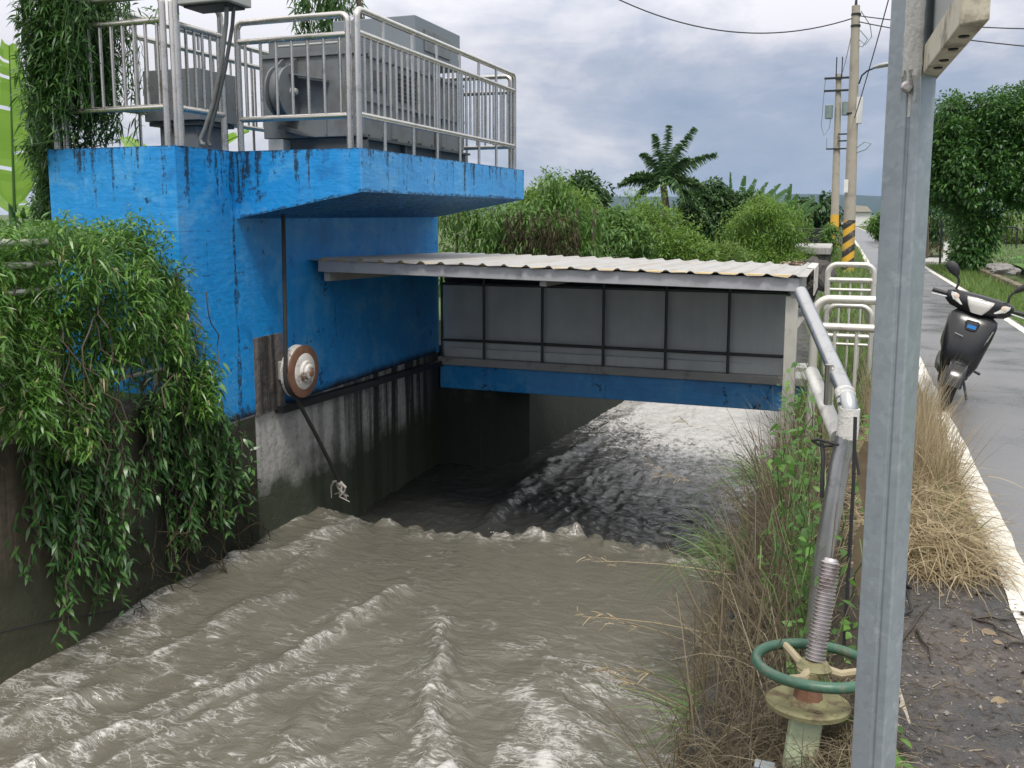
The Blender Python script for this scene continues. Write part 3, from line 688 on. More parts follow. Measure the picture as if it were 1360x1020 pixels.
# ------------------------------------------------------------------ railings
def hoop(a, b, zt, r=.06, n=6):
    """path: up at a, across at zt, down at b, with rounded corners"""
    a = Vector(a); b = Vector(b); d = (Vector((b.x, b.y, 0)) - Vector((a.x, a.y, 0))).normalized()
    p = [a]
    for k in range(n + 1):
        t = PI / 2 * k / n; p.append(Vector((a.x, a.y, zt)) + d * (r - r * math.cos(t)) + Vector((0, 0, -r + r * math.sin(t))))
    for k in range(n + 1):
        t = PI / 2 * (1 - k / n); p.append(Vector((b.x, b.y, zt)) - d * (r - r * math.cos(t)) + Vector((0, 0, -r + r * math.sin(t))))
    p.append(b); return p
def railing(name, label, a, b, zt, zm, zb, nbal, posts=(), rad=.026, rm=.024, rbal=.013, mat='steel', group=None, extra=()):
    """a, b: feet of the two end legs"""
    a = Vector(a); b = Vector(b); t = thing(name, label, 'railing', a, group)
    MB().tube(hoop(a, b, zt), rad, 12).build('hoop', M[mat], t, True)
    A = lambda f, z: (a.x + (b.x - a.x) * f, a.y + (b.y - a.y) * f, z)
    MB().tube([A(0, zm), A(1, zm)], rm, 12).build('rail', M[mat], t, True)
    MB().tube([A(0, zb), A(1, zb)], rm, 12).build('rail', M[mat], t, True)
    for z in extra: MB().tube([A(0, z), A(1, z)], rm * .8, 10).build('rail', M[mat], t, True)
    first = None
    for i in range(nbal):
        f = (i + .5) / nbal if not posts else (i + 1) / (nbal + 1)
        if any(abs(f - q) * (b - a).length < .03 for q in posts): continue
        p = A(f, 0)
        if first is None:
            first = MB().tube([(p[0], p[1], zb), (p[0], p[1], zm)], rbal, 8).build('baluster', M[mat], t, True); p0 = p
        else: dup(first, (p[0] - p0[0], p[1] - p0[1], 0))
    first = None
    for q in posts:
        p = A(q, 0)
        if first is None:
            first = MB().tube([(p[0], p[1], a.z), (p[0], p[1], zt)], rbal * 1.25, 8).build('post', M[mat], t, True); p0 = p
        else: dup(first, (p[0] - p0[0], p[1] - p0[1], 0))
    return t
PZ = 2.11
G1 = 'stainless railings round the platform'
railing('platform_railing', 'steel platform railing half covered by climbing vine at its left end', (-5.88, 5.63, PZ), (-4.80, 5.63, PZ), 3.21, 3.03, 2.40, 10, group=G1)
railing('platform_railing', 'short steel railing behind the grey conduit, running back from the front corner', (-4.735, 5.66, PZ), (-4.735, 6.22, PZ), 3.21, 3.01, 2.395, 6, group=G1, rbal=.012)
railing('platform_railing', 'steel hoop railing facing front, before the grey pulley', (-4.655, 6.32, PZ), (-3.64, 6.32, PZ), 3.125, 2.975, 2.365, 7, group=G1)
railing('platform_railing', 'long steel railing along the canal side with close balusters', (-3.56, 6.32, PZ), (-3.56, 9.86, PZ), 3.16, 2.985, 2.37, 32, posts=(.12, .27, .41, .56, .70, .84), group=G1, rbal=.012)
railing('platform_railing', 'far end steel railing seen through the long canal side railing', (-3.63, 9.93, PZ), (-5.8, 9.93, PZ), 3.16, 2.985, 2.37, 20, posts=(.25, .5, .75), group=G1, rbal=.012)
railing('platform_railing', 'steel railing along the inland side, behind the grey cabinet', (-5.88, 5.72, PZ), (-5.88, 9.86, PZ), 3.31, 3.14, 2.50, 30, posts=(.2, .4, .6, .8), group=G1, rbal=.012)

# ------------------------------------------------------------------ machinery on the platform
h = thing('gate_hoist', 'grey steel gate hoist housing with large rope pulley behind the railing', 'hoist', (-4.6, 8.5, PZ), kind='thing')
def hoist():
    MB().box(-5.12, -4.12, 7.30, 9.70, 2.30, 3.05).build('housing', M['grey_paint'], h, bevel=.006)
    m = MB().box(-5.08, -4.13, 7.36, 9.0, 3.052, 3.19); m.build('upper_housing', M['grey_paint'], h, bevel=.006)
    MB().box(-5.1, -4.15, 8.55, 9.70, 3.195, 3.60).build('motor_cover', M['grey_blue'], h, bevel=.008)
    # folded edges and stiffeners on the housing
    m = MB().box(-5.125, -4.10, 7.28, 7.295, 3.02, 3.055).box(-4.115, -4.10, 7.30, 9.70, 3.02, 3.055)
    for y in (7.34, 7.95, 8.5, 9.1, 9.62): m.box(-4.118, -4.085, y, y + .03, 2.32, 3.0)
    m.box(-4.118, -4.10, 7.3, 9.7, 2.62, 2.65)
    for x in (-4.45,): m.box(x, x + .012, 7.285, 7.298, 2.32, 3.0)
    m.build('stiffeners', M['grey_paint'], h)
    m = MB().box(-4.86, -4.10, 7.34, 9.72, 2.115, 2.295)
    for y in (7.34, 8.1, 8.9): m.box(-4.10, -4.05, y, y + .02, 2.115, 2.29)
    m.box(-4.10, -4.04, 7.34, 9.72, 2.27, 2.292).build('base_frame', M['grey_dark'], h)
    MB().box(-5.02, -4.86, 7.22, 7.5, 2.112, 2.285).build('foot_block', M['grey_light'], h, bevel=.005)
    # open service panels on the side (dark louvred bay)
    m = MB()
    for k in range(7): m.box(-4.119, -4.106, 8.02, 8.46, 2.70 + k * .04, 2.715 + k * .04)
    m.build('louvre_panel', M['black_iron'], h)
    # the sheave
    c = Vector((-4.80, 7.22, 2.70)); rr = .215
    p = MB().lathe(c - Vector((.045, 0, 0)), (1, 0, 0), [(0, rr), (.012, rr + .008), (.022, rr - .012), (.045, rr - .035), (.068, rr - .012), (.078, rr + .008), (.09, rr)], 40).build('pulley', M['grey_paint'], h, True)
    for x, r2 in ((-4.88, rr + .02), (-4.745, rr + .02)):
        pl = []
        for k in range(19):
            t = R(90 + 10 + k * 10); pl.append((x, c.y + math.cos(t) * r2, c.z + math.sin(t) * r2))
        pl += [(x, c.y + .1, c.z - r2 + .02), (x, 7.32, c.z - .02), (x, 7.32, c.z + .32), (x, 7.26, c.z + .30)]
        MB().prism(pl, (.014, 0, 0)).build('cheek_plate', M['grey_paint'], h)
    MB().lathe((-4.731, 7.20, 2.70), (1, 0, 0), [(0, .04), (.025, .04), (.03, .03), (.05, .028), (.055, .018)], 16).build('axle_bolt', M['grey_light'], h, True)
    MB().prism([(-4.73, 7.29, 2.86), (-4.40, 7.29, 2.80), (-4.40, 7.29, 2.79), (-4.73, 7.29, 2.85)], (0, -.14, 0)).build('bracket', M['grey_paint'], h)
    MB().prism([(-4.86, 7.29, 2.42), (-4.55, 7.29, 2.30), (-4.60, 7.29, 2.30), (-4.9, 7.29, 2.38)], (0, -.1, 0)).build('bracket', M['grey_dark'], h)
hoist()
def fittings():
    b0 = MB().lathe((-4.099, 7.45, 3.037), (1, 0, 0), [(0, .013), (.012, .013), (.014, .008)], 6).build('bolt', M['grey_dark'], h)
    for k in range(1, 9): dup(b0, (0, k * .27, 0))
    for k in range(9): dup(b0, (0, k * .27, -.72))
    MB().tube([(-4.09, 8.9, 3.25), (-4.07, 8.9, 3.0), (-4.07, 8.86, 2.7), (-4.06, 8.8, 2.3), (-4.02, 8.75, 2.13)], .012, 8).build('motor_cable', M['rubber'], h, True)
    MB().box(-4.118, -4.108, 7.55, 7.85, 2.74, 2.92).build('access_hatch', M['grey_dark'], h, bevel=.004)
    m = MB()
    m.tube([(-4.92, 7.285, 3.12), (-4.30, 7.285, 3.12)], .012, 8).build('conduit', M['grey_light'], h, True)
    MB().box(-4.145, -4.135, 8.75, 9.4, 3.28, 3.50).build('cover_plate', M['grey_paint'], h, bevel=.004)
fittings()
cb = thing('motor_cabinet', 'small dark grey steel cabinet on a neck at the inland end', 'cabinet', (-5.5, 6.7, PZ))
MB().box(-6.03 + .14, -5.30, 6.62, 7.15, 2.42, 2.86).build('box', M['grey_paint'], cb, bevel=.006)
MB().prism([(-5.86, 6.64, 2.415), (-5.32, 6.64, 2.415), (-5.32, 7.13, 2.415), (-5.86, 7.13, 2.415)], (0, 0, -.035)).build('skirt', M['grey_dark'], cb)
MB().box(-5.78, -5.38, 6.68, 7.1, 2.112, 2.378).build('neck', M['grey_paint'], cb, bevel=.005)
ct = thing('control_box', 'grey control box at the top edge with conduits running down', 'control box', (-4.47, 5.75, PZ))
MB().box(-4.70, -4.24, 5.66, 5.95, 3.135, 3.6).build('box', M['grey_light'], ct, bevel=.008)
MB().box(-4.66, -4.28, 5.70, 5.92, 3.118, 3.134).build('gland_plate', M['black_iron'], ct)
MB().tube([(-4.33, 5.77, 3.12), (-4.34, 5.77, 3.0), (-4.40, 5.77, 2.70), (-4.48, 5.76, 2.42), (-4.55, 5.75, 2.25), (-4.60, 5.75, 2.17), (-4.59, 5.75, 2.13), (-4.555, 5.75, 2.125)], .016, 10).build('conduit', M['grey_paint'], ct, True)
MB().tube([(-4.29, 5.80, 3.12), (-4.31, 5.80, 2.98), (-4.38, 5.79, 2.68), (-4.46, 5.78, 2.42), (-4.52, 5.77, 2.24), (-4.545, 5.77, 2.15), (-4.53, 5.77, 2.115)], .014, 10).build('conduit', M['grey_dark'], ct, True)
MB().tube([(-4.70, 5.66, 3.35), (-4.70, 5.66, 2.112)], .024, 10).build('support_post', M['steel'], ct, True)

# wall pulley and the rope that runs over it
pc = Vector((-4.47, 6.83, .215))
pw = thing('wall_pulley', 'rusty white rope pulley on the blue wall', 'pulley', (-4.6, 6.83, .215))
rr = .235
MB().lathe(pc - Vector((.075, 0, 0)), (1, 0, 0), [(0, rr), (.02, rr), (.035, rr - .03), (.05, rr - .035), (.065, rr - .03)], 40).build('back_flange', M['white_peel'], pw, True)
MB().lathe(pc - Vector((.012, 0, 0)), (1, 0, 0), [(0, rr - .03), (.012, rr - .002), (.03, rr), (.036, rr - .03), (.038, .17)], 40).build('rim', M['rust'], pw, True)
MB().lathe(pc + Vector((.024, 0, 0)), (1, 0, 0), [(0, .165), (.008, .155), (.012, .10), (.035, .092), (.04, .07), (.06, .064), (.066, .05)], 36).build('hub', M['white_peel'], pw, True)
MB().lathe(pc + Vector((.085, -.005, -.01)), (1, 0, 0), [(0, .03), (.02, .028), (.022, .015)], 6).build('axle_nut', M['rust'], pw)
MB().box(-4.69, -4.55, 6.77, 6.89, .13, .30).build('bracket', M['grey_light'], pw, bevel=.01)
rp = thing('gate_rope', 'black steel rope dropping past the pulley to a frayed end at the water', 'rope', (-4.5, 6.65, 1.57))
path = [(-4.5, 6.655, 1.60), (-4.5, 6.625, .45)]
for k in range(7):
    t = R(165 + k * 14); path.append((-4.495, pc.y + math.cos(t) * (rr - .0), pc.z + math.sin(t) * rr))
path += [(-4.49, 7.05, -.42), (-4.48, 7.43, -.98)]
MB().tube(path, .018, 8).build('rope', M['rope'], rp, True)
def rag():
    rg = np.random.default_rng(3); m = MB()
    for k in range(9):
        p = Vector((-4.48, 7.42, -.96)); pts = [p]
        for s in range(4):
            p = p + Vector((rg.normal(0, .03), rg.uniform(0, .05), -rg.uniform(.02, .075))); pts.append(p)
        m.tube(pts, [.012, .013, .010, .008, .004], 6)
    m.lathe((-4.48, 7.42, -.97), (0, .5, -.86), [(0, .02), (.02, .028), (.03, .028), (.05, .02)], 12)
    m.build('frayed_end', M['rag'], rp, True)
rag()

# ------------------------------------------------------------------ sluice bridge, gate screen, canopy
br = thing('sluice_bridge', 'blue concrete bridge beam with grey ledge across the canal', 'bridge', (-2.5, 10.4, -.6), kind='thing')
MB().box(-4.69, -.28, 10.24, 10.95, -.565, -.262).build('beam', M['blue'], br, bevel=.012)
MB().box(-4.69, -.28, 10.17, 10.62, -.260, -.165).build('ledge', M['ledge'], br, bevel=.01)
MB().box(-4.69, -.28, 10.622, 10.95, -.260, -.12).build('deck', M['ledge'], br)
gs = thing('gate_screen', 'grey sheet gate screen with dark pipe frame under the canopy', 'screen', (-2.5, 10.3, -.16))
MB().box(-4.66, -.50, 10.345, 10.36, .70, 1.03).build('head_board', M['black_iron'], gs)  # dark sheet added to give the shaded gap under the eave
m = MB().box(-4.66, -.50, 10.30, 10.33, -.1, .755)
m.build('sheet', M['panel'], gs)
for z, r in ((.755, .020), (.055, .018)): MB().tube([(-4.66, 10.22, z), (-.50, 10.22, z)], r, 10).build('frame_rail', M['frame'], gs, True)
MB().box(-4.66, -.50, 10.25, 10.298, -.162, -.05).build('bottom_rail', M['panel'], gs)
MB().tube([(-4.66, 10.24, .865), (-.52, 10.24, .865)], .038, 12).build('head_pipe', M['panel'], gs, True)
fp = None
for x in (-4.63, -4.07, -3.32, -2.57, -1.84, -1.14, -.52):
    if fp is None: fp = MB().tube([(x, 10.19, -.163), (x, 10.19, 1.04)], .017, 10).build('frame_post', M['frame'], gs, True); x0 = x
    else: dup(fp, (x - x0, 0, 0))

cp = thing('canopy', 'white corrugated canopy roof with grey fascia over the gate', 'canopy', (-2.5, 8.8, 1.1))
def rz(x, y):
    s = (x + 4.68) / 4.4; t = (y - 7.36) / 2.95
    return (1.185 * (1 - s) + 1.118 * s) * (1 - t) + (1.118 * (1 - s) + 1.062 * s) * t
def canopy():
    xs = []; pitch = .2
    x = -4.69
    while x < -.30:
        xs += [(x, 0), (x + .105, 0), (x + .122, .006), (x + .138, .018), (x + .153, .022), (x + .168, .018), (x + .184, .006)]; x += pitch
    xs = [q for q in xs if q[0] < -.25] + [(-.24, 0)]
    ys = [7.33, 8.3, 9.3, 10.36]; rg = np.random.default_rng(5); wob = [[rg.normal(0, .004) for _ in xs] for _ in ys]
    v = []; f = []; n = len(xs)
    for j, y in enumerate(ys):
        for i, (x, dz) in enumerate(xs):
            v.append((x, y + (rg.normal(0, .006) if j == 0 else 0), rz(x, y) + dz + wob[j][i] * (1 if dz == 0 else .3)))
    for j in range(len(ys) - 1):
        for i in range(n - 1): f.append((j * n + i, j * n + i + 1, (j + 1) * n + i + 1, (j + 1) * n + i))
    o = MB().add(v, f).build('roof_sheet', M['roof'], cp)
    s = o.modifiers.new('solid', 'SOLIDIFY'); s.thickness = .004
    pr = [(x, 7.365, rz(x, 7.365) + dz - .004) for x, dz in xs[:-3]]
    MB().prism([(pr[0][0], 7.365, pr[0][2] - .006)] + pr[1:] + [(pr[-1][0], 7.365, pr[-1][2] - .006)], (0, .06, 0)).build('foam_closure', M['foam_yellow'], cp)
    def beam(x0, x1, y0, y1, top, d, nm, mt):
        vv = []
        for x, y in ((x0, y0), (x1, y0), (x1, y1), (x0, y1)): vv += [(x, y, rz(x, y) + top), (x, y, rz(x, y) + top - d)]
        MB().add(vv, [(0, 2, 4, 6), (1, 7, 5, 3), (0, 1, 3, 2), (2, 3, 5, 4), (4, 5, 7, 6), (6, 7, 1, 0)]).build(nm, M[mt], cp, bevel=.004)
    beam(-4.62, -.30, 7.37, 7.43, -.010, .105, 'fascia', 'fascia')
    beam(-4.62, -.30, 10.28, 10.34, -.010, .09, 'rear_beam', 'fascia')
    for x in (-4.60, -2.45, -.36): beam(x, x + .06, 7.44, 10.27, -.016, .15 if x > -4.5 else .19, 'rafter', 'ledge')
    # pale end flashing
    MB().prism([(-.235, 9.0, .84), (-.225, 9.0, .84), (-.225, 9.0, 1.10), (-.30, 9.0, 1.105), (-.30, 9.0, 1.10), (-.235, 9.0, 1.09)], (0, 1.3, -.02)).build('end_flashing', M['white_peel'], cp)
    MB().box(-.40, -.305, 7.46, 7.54, -.9, .96).build('post', M['steel_white'], cp, bevel=.004)
canopy()
def dead_tuft():
    rg = np.random.default_rng(6); m = MB()
    n = 160; b = np.array([-.46, 9.9, 1.09]) + rg.normal(0, 1, (n, 3)) * [.05, .05, .012]; d = rg.normal(0, 1, (n, 3)); d[:, 2] = np.abs(d[:, 2]) * .6
    tag(strips('dead_leaves', M['deadleaf'], b, d, rg.uniform(.03, .08, n), .02, .5, LEAF), 'small brown heap of dead leaves on the canopy edge', 'dead leaves', kind='thing')
dead_tuft()
def blob(name, label, catg, c, r, mat, seed, grp=None):
    me = bpy.data.meshes.new(name); b = bmesh.new(); bmesh.ops.create_icosphere(b, subdivisions=4, radius=1)
    rg = random.Random(seed); off = Vector((rg.random() * 20, rg.random() * 20, rg.random() * 20))
    from mathutils import noise as mn
    for v in b.verts:
        k = 1 + .45 * mn.noise(v.co * 1.3 + off) + .16 * mn.noise(v.co * 4 + off)
        v.co = Vector((v.co.x * r[0], v.co.y * r[1], max(v.co.z, -.5) * r[2])) * k
    b.to_mesh(me); b.free(); me.materials.append(mat)
    o = bpy.data.objects.new(name, me); COL.objects.link(o); o.location = c; tag(o, label, catg, grp)
    return o
blob('rock', 'dark boulder behind the right end of the canopy', 'rock', (-.36, 12.9, .75), (.26, .3, .30), M['rock'], 3)

# ------------------------------------------------------------------ hoop barriers on the right bank
def barrier(label, xl, xr, y, zt, zm, bars, bal, zfoot, rad, name='hoop_barrier'):
    t = thing(name, label, 'barrier', (xl, y, zfoot), 'white tube barriers at the bridge end')
    MB().tube(hoop((xl, y, zfoot), (xr, y, zfoot), zt, .11, 8), rad, 14).build('hoop', M['steel_white'], t, True)
    MB().tube([(xl, y, zm), (xr, y, zm)], rad * .95, 12).build('rail', M['steel_white'], t, True)
    for z in bars: MB().tube([(xl, y, z), (xr, y, z)], rad * .6, 10).build('rail', M['steel_white'], t, True)
    f0 = None
    for x in bal:
        if f0 is None: f0 = MB().tube([(x, y, zfoot), (x, y, zm)], .013, 8).build('baluster', M['steel_white'], t, True); x0 = x
        else: dup(f0, (x - x0, 0, 0))
    return t
barrier('nearest white tube barrier, its top bar just right of the thick pipe', -.165, .37, 7.0, .985, .78, (), (-.02, .13, .27), -.12, .032)
barrier('far white hoop barrier in front of the striped pole', -.145, .385, 11.85, .99, .80, (.68,), (-.0, .12, .25), -.1, .034)
barrier('low white tube barrier between the near and far hoops', -.12, .30, 9.35, .72, .42, (.34,), (-.02, .09, .19), -.1, .026)

# thick hand pipe on the right bank
hp = thing('pipe_handrail', 'thick silver pipe handrail bent down at its taped near end', 'handrail', (.0, 3.6, -.2))
MB().tube([(-.185, 4.83, 1.205), (.035, 3.665, .925), (.046, 3.625, .90), (.054, 3.605, .865), (.053, 3.60, .82)], .033, 16).build('top_pipe', M['pipe_steel'], hp, True)
MB().tube([(.053, 3.60, .825), (.052, 3.60, .78), (.03, 3.58, .66), (-.02, 3.54, .20), (-.04, 3.52, -.25)], .0365, 16).build('leg', M['pipe_steel'], hp, True)
m = MB()
for k in range(5):
    f = k / 4; m.tube([(.034 + .02 * f, 3.67 - .07 * f, .925 - .02 * f - .06 * f * f), (.0365 + .018 * f, 3.655 - .055 * f, .91 - .02 * f - .065 * f * f)], .037, 14)
m.tube([(.055, 3.605, .87), (.053, 3.60, .79), (.05, 3.598, .755)], .0392, 14)
m.build('tape_wrap', M['tape'], hp, True)
MB().tube([(-.10, 4.2, .90), (-.07, 4.0, .875), (-.01, 3.76, .79), (.02, 3.66, .745)], .030, 14).build('lower_pipe', M['tape'], hp, True)
MB().tube([(-.025, 3.82, 1.0), (-.025, 3.82, .83)], .017, 10).build('stub_bar', M['steel'], hp, True)
m = MB().tube([(.02, 3.56, .735), (-.05, 3.60, .74), (-.075, 3.64, .725), (-.04, 3.66, .70), (.03, 3.66, .71), (.085, 3.6, .70), (.10, 3.58, .62)], .006, 6).tube([(-.04, 3.62, .73), (-.03, 3.58, .68), (-.03, 3.575, .52)], .008, 6)
m.build('cable_tie', M['rubber'], hp, True)
tag(MB().tube([(.075, 3.50, .86), (.080, 3.49, .6), (.078, 3.5, .2), (.075, 3.5, -.2)], .007, 6).build('black_cable', M['rubber'], None, True), 'black cable hanging straight down beside the silver pipe leg', 'cable')

# ------------------------------------------------------------------ hand wheel valve
va = thing('sluice_valve', 'green handwheel on a threaded spindle and pale green pedestal', 'valve', (-.07, 2.62, -.3))
def valve():
    base = Vector((-.022, 2.85, .195)); ax = Vector((.10, .30, .93)).normalized(); axw = Vector((-.02, .10, .99)).normalized()
    u = axw.orthogonal().normalized(); w2 = axw.cross(u)
    ring = [base + (u * math.cos(2 * PI * k / 48) + w2 * math.sin(2 * PI * k / 48)) * .178 for k in range(49)]
    hw = MB().tube(ring, .0165, 12, cap=False).build('handwheel', M['green_wheel'], va, True)
    for k in range(3):
        a = R(200 + k * 120); d = u * math.cos(a) + w2 * math.sin(a)
        MB().tube([base + d * .03 - axw * .012, base + d * .08 - axw * .022, base + d * .14 - axw * .006, base + d * .172], [.016, .014, .013, .013], 8).build('spoke', M['spoke'], hw, True)
    MB().lathe(base - axw * .02, axw, [(0, .05), (.012, .055), (.02, .045), (.03, .04), (.034, .03)], 24).build('hub', M['yellow_mould'], hw, True)
    # threaded spindle
    prof = []; n = 27; hgt = .315
    for k in range(n):
        h0 = .01 + hgt * k / n; s = hgt / n
        prof += [(h0, .0245), (h0 + s * .3, .0315), (h0 + s * .55, .0315), (h0 + s * .85, .0245)]
    prof.append((hgt + .012, .024)); prof.append((hgt + .018, .020))
    MB().lathe(base, ax, prof, 24).build('spindle', M['screw'], va, True)
    c = base - ax * .135
    MB().lathe(c, axw, [(0, .108), (.006, .126), (.02, .128), (.026, .12), (.022, .06), (.032, .05), (.036, .036), (.12, .034)], 36).build('flange', M['yellow_mould'], va, True)
    MB().lathe(c + axw * .03, axw, [(0, .045), (.04, .04), (.05, .036)], 8).build('gland', M['rust'], va)
    for k in range(2):
        MB().lathe(c + Vector((.03 + k * .05, -.075, .024)), axw, [(0, .012), (.012, .012), (.014, .006)], 6).build('bolt', M['yellow_mould'], va)
    px = Vector((1, .05, 0)).normalized() * .048; py = Vector((-.05, 1, 0)).normalized() * .045
    secs = [(c - ax * .004, px, py), (c - ax * .24, px, py), (c - ax * .8, px * 1.05, py * 1.05)]
    MB().loft(secs, 24, 9.).build('pedestal', M['green_pale'], va, bevel=.002)
    lb = Vector((-.15, 2.66, -.06))
    MB().box(lb.x - .03, lb.x + .03, lb.y - .02, lb.y + .02, lb.z - .005, lb.z + .005).build('lug_plate', M['galv'], va, bevel=.003)
valve()

# ------------------------------------------------------------------ galvanised sign pole, close to the camera
sp = thing('sign_pole', 'galvanised steel sign pole in the near foreground', 'sign pole', (.12, 2.1, 0))
def signpole():
    cx, cy = .122, 2.115; a = R(-28)
    # rounded section with a rolled groove near one edge, turned a little to the road
    sec = [(-.047, -.040), (-.044, -.046), (.010, -.046), (.014, -.0395), (.019, -.0395), (.023, -.046), (.044, -.044), (.047, -.038), (.047, .040), (.042, .046), (-.042, .046), (-.047, .040)]
    ca, sa = math.cos(a), math.sin(a)
    MB().prism([(cx + (x * ca - y * sa) * .79, cy + (x * sa + y * ca) * .79, -.35) for x, y in sec], (0, 0, 3.0)).build('pole', M['galv'], sp, bevel=.003, seg=3)
    # old mortar and tape round the sign clamp
    rg = random.Random(4); m = MB()
    nx, nz = 10, 22; V = []; F = []
    for j in range(nz + 1):
        z = 1.80 + .26 * j / nz
        for i in range(nx + 1):
            u = i / nx; lx = -.004 + .050 * u
            low = max(0, 1 - (z - 1.80) / (.03 + .06 * abs(math.sin(u * 9.)) ))
            t = .0085 * math.sin(PI * min(1, max(.02, u))) ** .4 + .0025 * math.sin(j * 1.9 + i * 1.3) + rg.uniform(-.0012, .0012)
            t = -.004 if low > 0 else t
            ly = -.046 - t
            V.append((cx + (lx * ca - ly * sa) * .79, cy + (lx * sa + ly * ca) * .79, z))
    for j in range(nz):
        for i in range(nx): a_ = j * (nx + 1) + i; F.append((a_, a_ + 1, a_ + nx + 2, a_ + nx + 1))
    m.add(V, F).build('mortar_patch', M['tape'], sp, True)
    MB().lathe((cx - .012, cy - .046, 1.86), (0, -1, 0), [(0, .012), (.008, .011), (.01, .006)], 12).build('bolt', M['screw'], sp)
    q = [(.153, 1.57), (.191, 1.545), (.171, 2.30), (.134, 2.30)]
    # box beam of the sign, seen from below
    sf = MB().prism([(x, y, 1.885) for x, y in q], (0, 0, .058)).build('sign_beam', M['signbeam'], sp, bevel=.003)
    MB().prism([(.1535, 1.57, 1.945), (.191, 1.545, 1.945), (.189, 1.595, 1.945), (.152, 1.61, 1.945)], (0, 0, .7)).build('sign_edge', M['signbeam'], sp, bevel=.003)
    MB().prism([(.166, 1.62, 1.945), (.174, 1.62, 1.945), (.158, 2.28, 1.945), (.150, 2.28, 1.945)], (0, 0, .7)).build('sign_panel', M['grey_light'], sp)
    for y in (1.66, 1.78, 1.90, 1.99): MB().lathe((.172 - (y - 1.56) * .026, y, 1.8855), (0, 0, -1), [(0, .0085), (.003, .0085), (.004, .005)], 12).build('bolt_hole', M['black_iron'], sf)
signpole()

